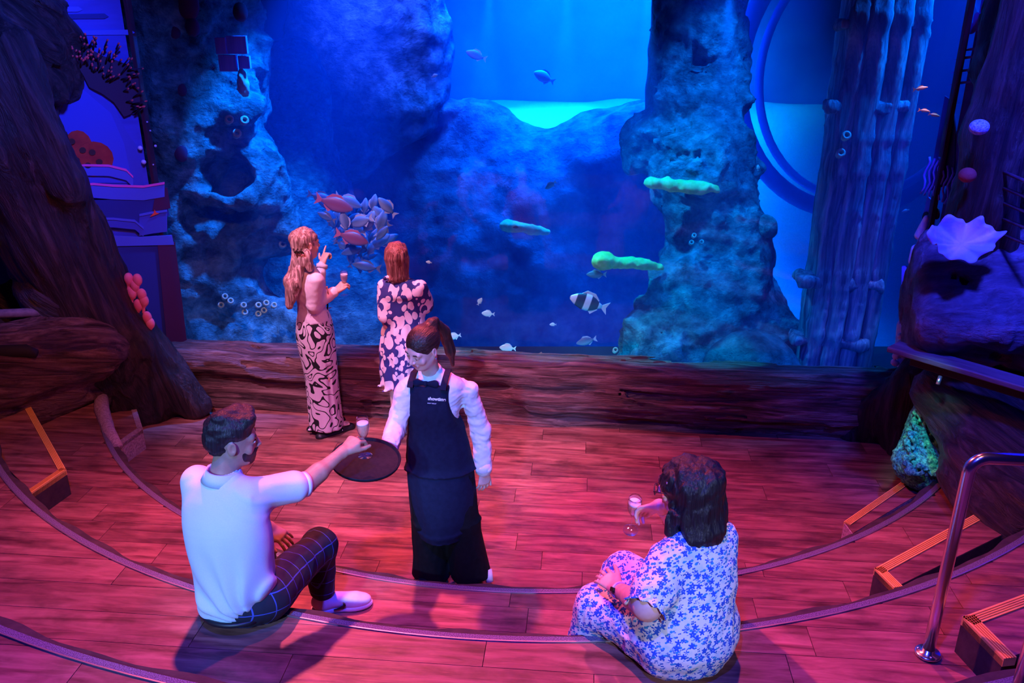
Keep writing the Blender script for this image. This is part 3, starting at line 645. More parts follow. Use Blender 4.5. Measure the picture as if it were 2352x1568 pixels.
# ---- fish
def fishmat(name, a, b, stripes=False):
    m, nt, bs = new_mat(name); setin(bs, Roughness=.45); tc = nt.nodes.new('ShaderNodeTexCoord'); sp = nt.nodes.new('ShaderNodeSeparateXYZ'); nt.links.new(tc.outputs['Object'], sp.inputs[0])
    if stripes:
        s = mathn(nt, 'SINE', mathn(nt, 'ADD', mathn(nt, 'MULTIPLY', sp.outputs[0], 17.0), .9)); f = ramp(nt, s, [(.10, b), (.42, a)])
        nt.links.new(f, bs.inputs['Base Color'])
    else: nt.links.new(ramp(nt, mathn(nt, 'ADD', mathn(nt, 'MULTIPLY', sp.outputs[2], 3.0), .5), [(.25, a), (.7, b)]), bs.inputs['Base Color'])
    return m
FM = {'silver': fishmat('silver_fish_skin', (.22, .36, .48), (.08, .16, .26)), 'red': fishmat('reddish_fish_skin', (.30, .13, .16), (.22, .05, .06)), 'striped': fishmat('striped_fish_skin', (.85, .95, .95), (.03, .05, .08), True),
      'dark': fishmat('dark_fish_skin', (.10, .26, .40), (.04, .10, .20)), 'pale': fishmat('pale_fish_skin', (.7, .95, .8), (.6, .9, .75)), 'orange': fishmat('orange_reflection_skin', (1, .45, .15), (1, .35, .1))}  # the orange skin stands for lamp reflections in the glass
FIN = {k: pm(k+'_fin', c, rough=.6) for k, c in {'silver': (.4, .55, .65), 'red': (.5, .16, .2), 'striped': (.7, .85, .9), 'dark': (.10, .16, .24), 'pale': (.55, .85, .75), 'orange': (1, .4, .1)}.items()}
EYE_F = pm('fish_eye', (.01, .01, .012), rough=.2)
def make_fish(kind, hgt=.20):
    t = thing('fish', (0, 0, 0)); cs = []; xs = [.5, .47, .40, .30, .15, 0, -.15, -.27, -.34]; hs = [.012, .05, .095, .145, .19, .19, .14, .07, .045]
    for x, h in zip(xs, hs):
        a = np.linspace(0, 2*np.pi, 14, endpoint=False); hh = h*hgt/.19; cs.append(np.c_[np.full(14, x), h*.42*np.cos(a), hh*np.sin(a)+.0])
    v, f = rings(cs); mk('body', v, f, FM[kind], t)
    def fin(name, pts, th=.006):
        n = len(pts); v = [(x, th, z) for x, z in pts]+[(x, -th, z) for x, z in pts]
        mk(name, v, [tuple(range(n))[::-1], tuple(range(n, 2*n))]+[(i, (i+1) % n, n+(i+1) % n, n+i) for i in range(n)], FIN[kind], t, smooth=False)
    fin('tail_fin', [(-.33, .03), (-.42, .10), (-.52, .17), (-.46, 0), (-.52, -.17), (-.42, -.10), (-.33, -.03)])
    fin('dorsal_fin', [(.25, hgt*.8), (.12, hgt+.07), (-.1, hgt+.05), (-.24, hgt*.62), (-.22, hgt*.35), (.0, hgt*.8)])
    fin('anal_fin', [(-.02, -hgt*.8), (-.12, -hgt-.05), (-.27, -hgt*.5), (-.22, -hgt*.3)])
    for s_ in (-1, 1): mk('eye', *sculpt([U(Ell((.38, .028*s_, .035), (.022, .012, .022)))], .007), EYE_F, t)
    return t
FP = {(k, h): make_fish(k, h) for k, h in (('silver', .20), ('red', .20), ('striped', .22), ('dark', .17), ('pale', .24), ('orange', .12))}
FP0 = {k[0]: p for k, p in FP.items()}; used = set()
def fish(px, py, v, lpx, ang, kind, label, grp=None, yaw=0.0):
    """ang: direction of the head in the picture plane, degrees from picture-right, counter-clockwise"""
    c = Q(px, py, v); L = lpx/F*PX(c)[2]; o = FP0[kind] if kind not in used else copy_tree(FP0[kind]); used.add(kind)
    flip = math.cos(math.radians(ang)) < 0; R = Matrix.Rotation(yaw+(math.pi if flip else 0), 4, 'Z')@Matrix.Rotation(-math.radians(180-ang if flip else ang), 4, 'Y')
    o.matrix_basis = Matrix.Translation(Vector(c))@R@Matrix.Scale(L, 4); tag(o, label, 'fish', grp); return o
gS = 'school of fish by the pointing woman'; lS = 'bluish fish of the dense school between the two standing women'
fish(768, 468, .55, 88, -18, 'red', 'reddish fish with a dark tail leading the school above the pointing hand')
fish(808, 546, .55, 78, -18, 'red', 'second reddish fish, low in the school between the two women')
fish(736, 452, .8, 60, -15, 'dark', 'dark fish just above the upper reddish fish')
fish(792, 484, .7, 30, 175, 'pale', 'small bright cyan fish under the upper reddish fish')
fish(889, 475, .6, 58, 130, 'silver', 'silver fish with bright back at the right end of the school', yaw=.3)
fish(858, 468, .7, 46, 75, 'silver', 'silver fish swimming upward near the right end of the school', yaw=.4)
fish(838, 476, .8, 44, 80, 'silver', 'pale blue fish swimming upward in the middle of the school', yaw=.5)
fish(872, 492, .7, 52, 130, 'silver', 'silver-bellied fish slanting below the brightest fish of the school')
fish(800, 462, .75, 66, -25, 'silver', 'silver-blue fish behind the upper reddish fish')
fish(842, 612, .6, 66, 170, 'dark', 'dark flat fish lowest in the school')
rs = random.Random(5)
for px, py, a in ((762, 505, 110), (778, 500, 75), (772, 520, -70), (792, 510, 100), (750, 498, 160), (806, 508, 40), (818, 520, -30), (830, 508, 200), (846, 512, 60), (862, 520, 50), (876, 512, 70), (820, 534, -40), (838, 540, 150), (856, 544, 60), (880, 532, 230),
                  (790, 565, -20), (812, 574, 200), (834, 566, 70), (852, 572, 60), (868, 556, 30), (886, 552, 25), (806, 592, 80), (822, 598, -80), (846, 590, 20), (780, 535, 60), (828, 488, 55), (750, 470, 140)):
    fish(px, py, .5+rs.random()*.6, 44+rs.random()*22, a, rs.choice(['silver', 'dark', 'dark']), lS, gS, yaw=rs.uniform(-.6, .6))
fish(1352, 695, .7, 92, 162, 'striped', 'pale fish with dark bars swimming left of the green-lit rock')
fish(1121, 720, .8, 30, 175, 'pale', 'small round cyan fish near the waitress\'s ponytail')
fish(1102, 692, .9, 20, 60, 'pale', 'tiny cyan fish just above the round cyan fish')
fish(985, 602, .6, 14, 170, 'pale', 'tiny round cyan fish right of the woman in the leaf-print dress')
fish(1043, 772, .5, 32, 190, 'pale', 'small cyan fish close above the sand beside the ponytail')
fish(1166, 799, .35, 38, 175, 'pale', 'small cyan fish at the sill right of the waitress')
fish(1347, 783, .7, 48, 195, 'silver', 'blurred blue fish above the sand left of the rock tower')
fish(1270, 745, .9, 16, 180, 'pale', 'tiny pale fish left of the blurred blue fish')
fish(1265, 425, 2.5, 30, 215, 'silver', 'small blue fish in open water left of the upper horn sponge')
fish(1250, 177, 4.4, 52, 155, 'pale', 'bluish-white fish swimming above the bright gap')
fish(1094, 127, 4.6, 50, 160, 'silver', 'faint blue fish high above the ridge')
fish(998, 174, 4.0, 16, 20, 'pale', 'tiny pale fish beside the violet rock column')
fish(1370, 630, 1.2, 46, 180, 'silver', 'thin faint fish right under the yellow-green horn')
fish(1186, 522, 2.2, 16, 180, 'silver', 'tiny faint fish in the dark middle of the tank')
fish(1741, 385, 1.8, 14, 95, 'pale', 'tiny upright fish in the dark water right of the rock tower')
fish(2080, 484, .9, 18, 200, 'silver', 'tiny blue fish beside the right edge of the wooden post')
fish(2114, 203, .6, 34, 10, 'orange', 'orange lamp reflection shaped as a fish, highest of three right of the post')  # lamp reflections in the window glass, built as three orange fish
fish(2123, 254, .6, 28, -8, 'orange', 'orange lamp reflection shaped as a fish, below the highest one')
fish(2146, 264, .5, 28, -12, 'orange', 'orange lamp reflection shaped as a fish, nearest the right window edge')

# ================================================================== LEFT MURAL WALL
def plane_fn(p0, d):
    n = np.cross(nrm(d), V(0, 0, 1)); 
    if n@(V(0, 0, H)-p0) < 0: n = -n
    def f(px, py, off=0.0):
        r = ray(px, py); c = V(0, 0, H); q = p0+n*off; return c+r*(((q-c)@n)/(r@n))
    return f, n
MLo = T(-.10, -.02, 0); ML, MLn = plane_fn(MLo, V(-.86, -.50, 0))
def plate(fn, n, name, px, mat, parent, off=.01, th=.01):
    P = [fn(x, y, off) for x, y in px]; k = len(P); v = P+[p-n*th for p in P]
    return mk(name, v, [tuple(range(k)), tuple(range(k, 2*k))[::-1]]+[(i, k+i, k+(i+1) % k, (i+1) % k) for i in range(k)], mat, parent, smooth=False)
def mur(name, a, b=None, sc_=3, st=(1, 1, 6)): return pm(name, a, b, sc_, st, rough=.8)
wl = thing('wall_left', MLo*V(1, 1, 0), kind='structure')
d_ = nrm(V(-.86, -.50, 0)); vv = [MLo, MLo+d_*5, MLo+d_*5+V(0, 0, 6), MLo+V(0, 0, 6)]; vv += [p-MLn*.1 for p in vv]
mk('mural_panel', vv, [(0, 1, 2, 3), (7, 6, 5, 4), (0, 4, 5, 1), (1, 5, 6, 2), (2, 6, 7, 3), (3, 7, 4, 0)], mur('mural_blue', (.04, .05, .42), (.06, .08, .60), 1.2), wl, smooth=False)
pl = lambda nm, px, mat, off=.01: plate(ML, MLn, nm, px, mat, wl, off)
MB1 = mur('mural_light_blue', (.08, .12, .65)); MB2 = mur('mural_mid_blue', (.05, .07, .50)); MB3 = mur('mural_dark_blue', (.015, .03, .25)); MPK = mur('mural_pink', (.95, .10, .55)); MRD = mur('mural_red', (.55, .05, .03), (.35, .02, .02), 8, (1, 1, 1)); MPR = mur('mural_dark_red', (.07, .005, .06))
pl('painted_rock', [(60, 120), (110, 110), (165, 125), (190, 160), (205, 205), (255, 235), (290, 300), (325, 350), (330, 425), (180, 430), (90, 300)], MB2, .006)
pl('painted_rock', [(90, 150), (130, 135), (165, 150), (185, 200), (255, 260), (285, 330), (305, 420), (190, 420)], mur('mural_rock_blue', (.05, .08, .60)), .012)
for x0, x1, y in ((0, 60, 70), (60, 180, 22), (80, 240, 38), (50, 160, 62), (120, 300, 75)): pl('painted_ripple', [(x0, y-4), (x1, y-7), (x1+10, y), (x1, y+5), (x0, y+6)], MB1 if x0 % 80 else MB3, .008)
def oval(cx, cy, rx, ry, n=16): return [(cx+rx*math.cos(a), cy+ry*math.sin(a)) for a in np.linspace(0, 2*np.pi, n, endpoint=False)]
pl('painted_coral', oval(178, 345, 36, 46), MRD, .02); pl('painted_coral', oval(215, 365, 46, 40), MRD, .024)
SPT = mur('mural_spot', (.06, .02, .02))
for x, y in ((165, 325), (190, 345), (176, 368), (212, 350), (228, 372), (202, 380)): pl('painted_spot', oval(x, y, 8, 7, 10), SPT, .030)
def shelf(pts_top, thick, m1, m2, o):      # painted plate coral with bright rim
    lo = [(x, y+thick) for x, y in pts_top]; pl('plate_coral', pts_top+lo[::-1], m2, o)
    pl('coral_rim', pts_top+[(x, y+5) for x, y in pts_top][::-1], m1, o+.006)
shelf([(150, 384), (195, 377), (250, 378), (290, 388), (306, 404)], 26, MPK, MB1, .03)
shelf([(170, 424), (215, 420), (260, 424), (330, 426), (378, 418)], 34, MPK, MB1, .036)
pl('plate_coral', [(210, 460), (380, 455), (390, 495), (300, 520), (220, 520)], MB3, .030)
shelf([(215, 500), (260, 500), (310, 505), (330, 522)], 22, MB1, MB2, .036)
shelf([(320, 492), (350, 486), (384, 482)], 50, MB1, MB2, .034)
pl('plate_coral', [(240, 540), (320, 544), (395, 540), (400, 562), (240, 566)], MB1, .036)
pl('painted_depth', [(240, 566), (402, 562), (428, 790), (330, 830), (250, 700)], MB3, .026)
pl('painted_depth', [(362, 560), (402, 556), (430, 790), (385, 800), (375, 700)], MPR, .034)
pl('painted_depth', [(358, 440), (384, 430), (392, 478), (350, 486)], MPR, .034)
pl('painted_starfish', [(345, 498), (353, 489), (355, 481), (359, 488), (366, 490), (356, 494)], mur('mural_scarlet', (1, .08, .04)), .042)
ANB = pm('anemone_body', (.03, .01, .05), rough=.7); ANT = pm('anemone_tip', (.9, .10, .12), rough=.6)
pl('anemone_body', [(70, 92), (110, 92), (150, 98), (200, 108), (235, 128), (300, 150), (318, 180), (322, 235), (300, 262), (285, 268), (262, 235), (235, 215), (205, 200), (190, 170), (170, 140), (120, 118)], ANB, .03)
ra = random.Random(11); stalks = []; tips = []
for k in range(120):
    s_ = ra.random(); bx = 85+s_*225; by = 98+s_*70+(ra.random()*2-1)*(16+40*s_)+(40 if s_ > .85 else 0); a = ML(bx, by, .03)
    ang = math.radians(ra.uniform(50, 110)-60*max(0, s_-.6)*2.5); ln = 10+26*s_*ra.random(); b_ = ML(bx+ln*math.cos(ang), by-ln*math.sin(ang), .07)
    r_ = .008; cs = []
    for p in (a, b_):
        t = np.linspace(0, 2*np.pi, 6, endpoint=False); cs.append(p+r_*(np.cos(t)[:, None]*V(1, 0, 0)+np.sin(t)[:, None]*V(0, .5, .7)))
    stalks.append(rings(cs)); cs = []
    for q, rr in ((-.010, .004), (0, .011), (.010, .004)):
        t = np.linspace(0, 2*np.pi, 6, endpoint=False); cs.append(b_+nrm(b_-a)*q+rr*(np.cos(t)[:, None]*V(1, 0, 0)+np.sin(t)[:, None]*V(0, .5, .7)))
    tips.append(rings(cs))
for nm, L_, m_ in (('anemone_tentacles', stalks, ANB), ('anemone_tips', tips, ANT)):
    v, f = join(L_); tag(mk(nm, v, f, m_, wl), kind='stuff')
BUB = pm('bubble_white', (.6, .6, 1), rough=.3)
for x, y, r in ((322, 340, 5), (330, 372, 5), (357, 335, 3), (345, 300, 2), (338, 280, 2), (352, 378, 2)): mk('painted_bubble', *sculpt([U(Ell(ML(x, y, .03), (r*.0038, r*.0038, r*.0038)))], .004), BUB, wl)
PKP = pm('pink_polyp', (.95, .16, .35), (1, .3, .5), 12, rough=.6, bump=.2)
for k, (x, y) in enumerate(((296, 640), (310, 655), (304, 672), (326, 676), (331, 690), (318, 700), (338, 728), (345, 742), (316, 642))):
    c = W(x, y, 6.35); tag(mk('pink_polyp', *sculpt([U(Ell(c, (.036, .03, .05))), U(Cone(c, c-V(.02, 0, .10), .014, .012), .02)], .008), PKP), 'pink rounded coral polyp growing along the right edge of the left driftwood trunk', 'coral', 'pink polyps beside the left trunk')
c = W(8, 535, 5.9); pr = []
for k in range(22): pr.append(U(Ell(c+V(ra.uniform(-.10, .06), ra.uniform(-.03, .03), ra.uniform(-.09, .07)), (.022, .02, .022)), .004))
tag(mk('green_zoanthid', *sculpt(pr, .007), pm('pale_green_coral', (.5, .9, .4), rough=.7)), 'pale green beaded coral at the left edge above the hollow', 'coral')

# ================================================================== RIGHT SIDE
MRo = T(6.09, -.02, 0); MR, MRn = plane_fn(MRo, V(.36, -.93, 0))
wr = thing('wall_right', MRo*V(1, 1, 0), kind='structure'); d_ = nrm(V(.36, -.93, 0)); vv = [MRo, MRo+d_*3.2, MRo+d_*3.2+V(0, 0, 6), MRo+V(0, 0, 6)]; vv += [p-MRn*.1 for p in vv]
mk('mural_panel', vv, [(0, 1, 2, 3), (7, 6, 5, 4), (0, 4, 5, 1), (1, 5, 6, 2), (2, 6, 7, 3), (3, 7, 4, 0)], mur('mural_violet_blue', (.02, .03, .35), (.05, .07, .55), 1.0), wr, smooth=False)
plr = lambda nm, px, mat, off=.01: plate(MR, MRn, nm, px, mat, wr, off)
for y0_, x0_, x1_ in ((110, 2205, 2270), (130, 2190, 2240), (160, 2180, 2235), (188, 2176, 2230)): plr('painted_ripple', [(x0_, y0_+8), (x0_+25, y0_), (x1_, y0_-3), (x1_, y0_+2), (x0_+25, y0_+6)], MB1, .01)
plr('painted_cloud', oval(2225, 65, 16, 14), MB1, .01); plr('painted_cloud', oval(2245, 50, 10, 22), MB1, .012)
plr('painted_rock', [(2150, 330), (2170, 220), (2185, 230), (2195, 300), (2190, 420), (2130, 440)], MB3, .008)
plr('painted_coral', [(2105, 560), (2130, 450), (2150, 470), (2145, 520), (2160, 560), (2120, 640)], MB1, .012)
plr('painted_spot', oval(2126, 502, 8, 16), ANB, .02); plr('painted_spot', oval(2150, 490, 7, 14), ANB, .02); plr('painted_spot', oval(2112, 600, 9, 20), ANB, .02)
VAM = pm('violet_coral', (.20, .22, .95), rough=.7); PALEC = pm('pale_blue_coral', (.5, .65, 1.0), (.8, .85, 1), 30, rough=.7)
br = []
for k in range(9):
    x = 2135+k*9; pts = [MR(x+4*math.sin(j*1.7+k)+(j*-3), 360+k*4+j*14, .03) for j in range(7)]
    tube('gorgonian_branch', pts, .008, VAM, wr, 6)
fc = thing('tube_coral', W(2085, 700, 6.0)*V(1, 1, 0), 'cluster of long slender blue tube corals beside the right edge of the window', 'coral')
for k in range(9):
    x = 2072+k*5.2; tube('coral_tube', [W(x-6, 775, 6.0+.01*k), W(x+2, 700, 5.98), W(x+6, 612+(k*37 % 30), 5.95)], [.012, .016, .020], VAM, fc, 8)
tag(clay('finger_coral', [U(Cone(W(2096, 600, 5.9), W(2104, 572, 5.9), .03, .035)), U(Cone(W(2112, 540, 5.9), W(2128, 500, 5.85), .035, .02), .02)], PALEC, None, .01), 'smooth pale blue finger coral above the slender tube corals', 'coral')
pr = []
for k in range(46):
    s_ = ra.random(); pr.append(U(Ell(W(2092-36*s_+ra.uniform(-14, 14), 742+100*s_, 5.95+ra.uniform(-.04, .04)), (.024, .024, .026)), .008))
pr.append(U(Cone(W(2082, 750, 6.0), W(2070, 820, 6.0), .07, .05), .02))
tag(mk('bubble_coral', *sculpt(pr, .009), PALEC), 'bubbly pale blue coral at the lower right corner of the window', 'coral')
# trunks and rocks, right
BLUEROCK = woodmat('carved_wood_right', (.04, .03, .08), (.12, .10, .20), (.28, .26, .42), grain=(2, 9, 9), rough=.6, bump=1, dist=.05, warp=.3)
tr = [(W(2385, -80, 5.3), W(2318, 200, 5.3), .16, .16), (W(2318, 200, 5.3), W(2245, 480, 5.3), .16, .14), (W(2245, 480, 5.3), W(2215, 640, 5.3), .14, .18), (W(2265, 300, 5.25), W(2310, 560, 5.2), .12, .10)]
trunk('driftwood', 'dark narrow driftwood trunk rising beside the right edge of the window', tr, BARKD, .022, .03, .02)
pr = [(W(2400, 200, 5.5), W(2345, 420, 5.4), .30, .20), (W(2330, 150, 5.6), W(2400, 60, 5.7), .25, .4)]
trunk('driftwood', 'dark driftwood mass in the upper right corner', pr, BARKD, .03, .04, .04)
ex = [U(Box((W(2300, 715, 5.3)+W(2470, 735, 4.9))/2, (.75, .42, .40), axes(nrm(V(-.35, -.75, 1.0)), V(1, -.3, 0)), r=.12), .08), U(Cone(W(2150, 790, 5.45), W(2190, 660, 5.4), .14, .12), .15),
      S(Cone(W(2255, 795, 4.95), W(2340, 850, 4.7), .03, .03), .03), S(Cone(W(2190, 640, 5.1), W(2260, 700, 5.0), .02, .02), .03), I(Half(W(2066, 836, 5.0), V(0, -.1, -1)), .03)]
trunk('carved_rock', 'broad blue-lit carved slope below the lavender sponge', [(W(2190, 640, 5.4), W(2150, 815, 5.4), .12, .13)], BLUEROCK, .024, .035, .03, cat='rock', extra=ex, part='rock_body')
LC = W(2208, 560, 4.95)
lav = pm('lavender_sponge', (.42, .45, 1.0), (1.0, .62, .62), 5, rough=.8, bump=.3, pos=(.48, .66), bscale=60)
LX = nrm(V(1, -.15, .05)); LY = nrm(np.cross(V(0, -.75, .65), LX)); LN = np.cross(LX, LY); rows = []
nr, na = 9, 96
for layer in (0, 1):
    for i in range(nr):
        q = i/(nr-1); ring = []
        for t_ in np.linspace(0, 2*np.pi, na, endpoint=False):
            rad = .165*(1+.10*math.sin(3*t_+.6)+.07*math.sin(7*t_)+.03*math.sin(13*t_)); ex = 1.12 if math.cos(t_) > -.75 else 1.25
            ruf = q*q*(.030*math.sin(7*t_+1)+.016*math.sin(13*t_)); cup = .075*q*q
            ring.append(LC+LX*rad*q*math.cos(t_)*ex+LY*rad*q*math.sin(t_)*.86+LN*(cup+ruf-(.012*(1-.6*q) if layer else 0)))
        rows.append(np.array(ring))
f = []
for layer in (0, 1):
    for i in range(nr-1):
        for j in range(na):
            a_, b_, c_, d_2 = (layer*nr+i)*na+j, (layer*nr+i)*na+(j+1) % na, (layer*nr+i+1)*na+(j+1) % na, (layer*nr+i+1)*na+j
            f.append((a_, d_2, c_, b_) if layer == 0 else (a_, b_, c_, d_2))
for j in range(na): f.append(((nr-1)*na+j, (2*nr-1)*na+j, (2*nr-1)*na+(j+1) % na, (nr-1)*na+(j+1) % na))
tag(mk('ruffled_sponge', np.concatenate(rows), f, lav), 'ruffled lavender sponge sitting on the carved slope at the right', 'sponge')
BC = pm('bright_blue_coral', (.12, .25, .9), (.6, .8, 1), 90, rough=.7, bump=.8, dist=.01)
tag(clay('brain_coral', [U(Ell(W(2249, 292, 5.0), (.056, .05, .045)))], BC, None, .008), 'round bright blue brain coral stuck on the dark trunk at the upper right', 'coral')
tag(clay('red_sponge', [U(Ell(W(2222, 402, 5.08), (.05, .05, .045)))], pm('dull_red_sponge', (.35, .05, .06), rough=.8, bump=.5, scale=40), None, .008), 'dull red round sponge below the blue brain coral', 'sponge')
pr = [U(Ell(W(2178+ra.uniform(-18, 18), 738+ra.uniform(-10, 10), 4.98), (.02, .02, .018)), .003) for _ in range(24)]
tag(mk('bead_coral', *sculpt(pr, .006), pm('blue_bead_coral', (.08, .3, .75), rough=.6)), 'small cluster of blue bead corals on the carved slope', 'coral')
tag(clay('shell', [U(Ell(W(2204, 768, 4.9), (.030, .03, .026))), U(Ell(W(2220, 760, 4.9), (.034, .03, .024)), .01)], pm('cyan_white_shell', (.55, .95, .85), rough=.5), None, .006), 'glowing pale cyan shell lying just below the blue bead corals', 'shell')
a, b = W(2066, 832, 5.0), W(2420, 866, 4.35); R_ = axes(V(0, 0, 1), b-a); wl_ = thing('wooden_ledge', (a+b)/2, 'long dark board ledge running off the right edge above the green coral', 'ledge')
LB = woodmat('ledge_wood', (.05, .05, .09), (.10, .09, .16), (.18, .16, .25), grain=(1.5, 14, 14), bump=.6, dist=.01)
box('ledge_board', (a+b)/2, (np.linalg.norm(b-a)+.1, .16, .035), LB, wl_, R_, .006)
box('ledge_beam', (a+b)/2+V(.05, .02, -.06), (np.linalg.norm(b-a)-.1, .10, .07), pm('ledge_beam_wood', (.02, .015, .03), rough=.8), wl_, R_, .01)  # beam in a darker wood than the board above it
tube('ledge_peg', [W(2160, 864, 4.75), W(2154, 882, 4.72)], .012, ALU, wl_, 8)
rg = thing('rung_frame', W(2320, 490, 5.0), 'dark wooden rungs like a small ladder at the right edge beside the lavender sponge', 'ladder')
RW = pm('rung_wood', (.06, .03, .07), (.12, .06, .12), 20, rough=.5)
box('side_rail', (W(2296, 440, 5.15)+W(2292, 560, 5.15))/2, (.03, .03, .45), RW, rg, None, .004)
for k, y in enumerate((392, 428, 462, 498, 534)): tube('rung', [W(2298-k*2, y, 5.15), W(2380, y+34, 4.75)], .011, RW, rg, 8)
lo_ = [(W(2095, 905, 5.2), W(2290, 1190, 4.2), .13, .20), (W(2170, 890, 5.1), W(2420, 1150, 4.2), .20, .28), (W(2240, 900, 5.2), W(2420, 980, 4.7), .22, .28), (W(2250, 1080, 4.5), W(2370, 1190, 4.0), .2, .2)]
lo_[0] = (W(2175, 950, 5.0), W(2300, 1195, 4.15), .12, .17)
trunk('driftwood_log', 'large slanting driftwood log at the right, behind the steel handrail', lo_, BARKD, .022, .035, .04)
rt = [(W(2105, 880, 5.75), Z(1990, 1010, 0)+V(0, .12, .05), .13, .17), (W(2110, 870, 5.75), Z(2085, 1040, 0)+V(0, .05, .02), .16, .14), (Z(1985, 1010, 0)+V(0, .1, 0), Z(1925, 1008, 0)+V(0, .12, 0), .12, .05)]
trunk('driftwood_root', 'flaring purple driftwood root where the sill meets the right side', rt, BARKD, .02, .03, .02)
GC = []
for k in range(420):
    s_ = ra.random(); y = 885+s_*205; hw = 12+38*min(1, s_*1.6)-(10 if s_ > .9 else 0); x = 2136-12*s_+ra.uniform(-hw, hw)
    c = W(x, y, 5.25-.75*s_*.6+ra.uniform(-.05, .05)); GC.append(U(Ell(c, (.02, .02, .02)), .006))
GC.append(U(Cone(W(2136, 900, 5.35), W(2126, 1060, 5.0), .07, .20), .03)); GC.append(U(Ell(W(2120, 1060, 4.98), (.20, .15, .14)), .03))
gm, nt, b = new_mat('green_coral'); setin(b, Roughness=.8); vec = coords(nt); n1 = noise_node(nt, vec, 9, 4); n2 = noise_node(nt, vec, 60, 3)
nt.links.new(mixc(nt, ramp(nt, n2.outputs[0], [(.4, (0, 0, 0)), (.6, (1, 1, 1))]), ramp(nt, n1.outputs[0], [(.4, (.01, .08, .12)), (.6, (.02, .25, .16))]), ramp(nt, n1.outputs[0], [(.4, (.03, .45, .45)), (.6, (.15, .95, .40))])), b.inputs['Base Color']); bumpn(nt, b, n2.outputs[0], .8, .01)
tag(mk('green_coral', *sculpt(GC, .012, disp=lambda p: -.012*fbm(p*40, 2), band=.04), gm), 'bright green bumpy coral mass wedged between the right-hand driftwood pieces', 'coral')
lamp('spot_green_coral', 'SPOT', (2.0, 4.1, 2.1), tuple(W(2125, 1010, 5.0)), (.2, 1, .8), 90, .1, 15, .5)
tag(tube('violet_frond', [W(2132, 1118, 4.9), W(2145, 1104, 4.9), W(2156, 1082, 4.92)], [.012, .024, .012], VAM, None, 8), 'small violet frond at the foot of the green coral', 'coral')
# ---- steel handrail
STEEL = pm('brushed_steel', (.75, .75, .8), rough=.22, metallic=1.0)
hb = Z(2130, 1503, .68); ht = hb*V(1, 1, 0)+V(0, 0, W(2232, 1052, hb[1])[2])
hr = thing('handrail', hb, 'tall steel handrail with bent top standing on the right-hand steps', 'handrail')
e2 = W(2430, 1058, hb[1]-.05)
corner = [ht+V(0, 0, -.06)]+[ht+V(.06-.06*math.cos(a), 0, -.06+.06*math.sin(a)) for a in np.linspace(.2, math.pi/2, 6)]
tube('rail_pipe', [hb+V(0, 0, .01), hb+V(0, 0, .3)]+corner+[e2], .0235, STEEL, hr, 18)
lathe('base_flange', [(.0, 0), (.052, 0), (.052, .008), (.046, .013), (.026, .014), (.0245, .03), (0, .03)], hb+V(0, 0, .004), STEEL, hr, 24)
for a in (.6, 2.6, 4.6): lathe('flange_screw', [(0, .018), (.006, .017), (.007, .012), (.007, 0)], hb+V(.038*math.cos(a), .038*math.sin(a), .004), STEEL, hr, 8)
h2 = Z(2330, 1620, 1.02); h2b = W(2352, 1400, h2[1])
tag(tube('handrail', [h2, h2+V(.0, 0, .6)], .0235, STEEL, None, 16), 'second steel handrail upright cut off by the lower right corner', 'handrail')
# ================================================================== PEOPLE
def skinmat(name, a, b=None, rough=.5):
    m, nt, bs = new_mat(name); setin(bs, Roughness=rough); vec = coords(nt); n = noise_node(nt, vec, 30, 4)
    nt.links.new(ramp(nt, n.outputs[0], [(.3, a), (.7, b or a)]), bs.inputs['Base Color']); bs.inputs['Subsurface Weight'].default_value = .0
    return m
SKL = skinmat('fair_skin', (.72, .42, .33), (.80, .50, .40)); SKT = skinmat('tan_skin', (.36, .19, .14), (.44, .25, .18))
def hairmat(name, a, b, c, stretch=(120, 120, 4), rough=.38, bump=.6, ax=2):
    m, nt, bs = new_mat(name); setin(bs, Roughness=rough); bs.inputs['Specular IOR Level'].default_value = .42
    st = list(stretch); vec = coords(nt, tuple(st)); n = noise_node(nt, vec, 1.0, 5, .6, .8)
    nt.links.new(ramp(nt, n.outputs[0], [(.32, a), (.5, b), (.68, c)]), bs.inputs['Base Color']); bumpn(nt, bs, n.outputs[0], bump, .008); return m
H_DARK = hairmat('black_hair', (.006, .005, .008), (.014, .011, .014), (.020, .017, .024), rough=.42)
H_BRN = hairmat('dark_brown_hair', (.012, .007, .006), (.028, .015, .012), (.06, .03, .022))
H_RED = hairmat('auburn_hair', (.07, .025, .025), (.20, .075, .06), (.52, .28, .22))
H_BLOND = hairmat('long_blonde_hair', (.10, .055, .05), (.34, .22, .19), (.85, .66, .58), stretch=(70, 70, 7))
def cloth(name, a, b=None, **k): return pm(name, a, b, k.pop('scale', 40), rough=k.pop('rough', .85), spec=.2, bump=k.pop('bump', .12), dist=.002, **k)
BLACKC = cloth('black_cloth', (.004, .004, .006), (.007, .007, .010)); NAVYC = cloth('navy_apron_cloth', (.006, .009, .030), (.009, .013, .040))
WHITEC = cloth('white_cotton', (.78, .78, .80), (.85, .85, .86)); PINKW = cloth('off_white_jacket', (.80, .74, .76), (.86, .80, .80)); POLO = cloth('pale_polo_knit', (.62, .70, .84), (.66, .74, .87), scale=200)
EYEW = pm('eye_white', (.8, .78, .76), rough=.3); EYED = pm('eye_dark', (.02, .015, .012), rough=.2); LIP = pm('lips', (.50, .16, .15), rough=.4); BROW = pm('eyebrow', (.03, .02, .018), rough=.9)
SHOEW = pm('white_shoe', (.82, .80, .80), (.88, .86, .86), 60, rough=.6, bump=.1, dist=.002); SHOEK = pm('black_shoe', (.012, .012, .014), rough=.45); SOLE = pm('dark_sole', (.03, .03, .05), rough=.7); GOLD = pm('polished_metal', (.85, .8, .78), rough=.2, metallic=1)

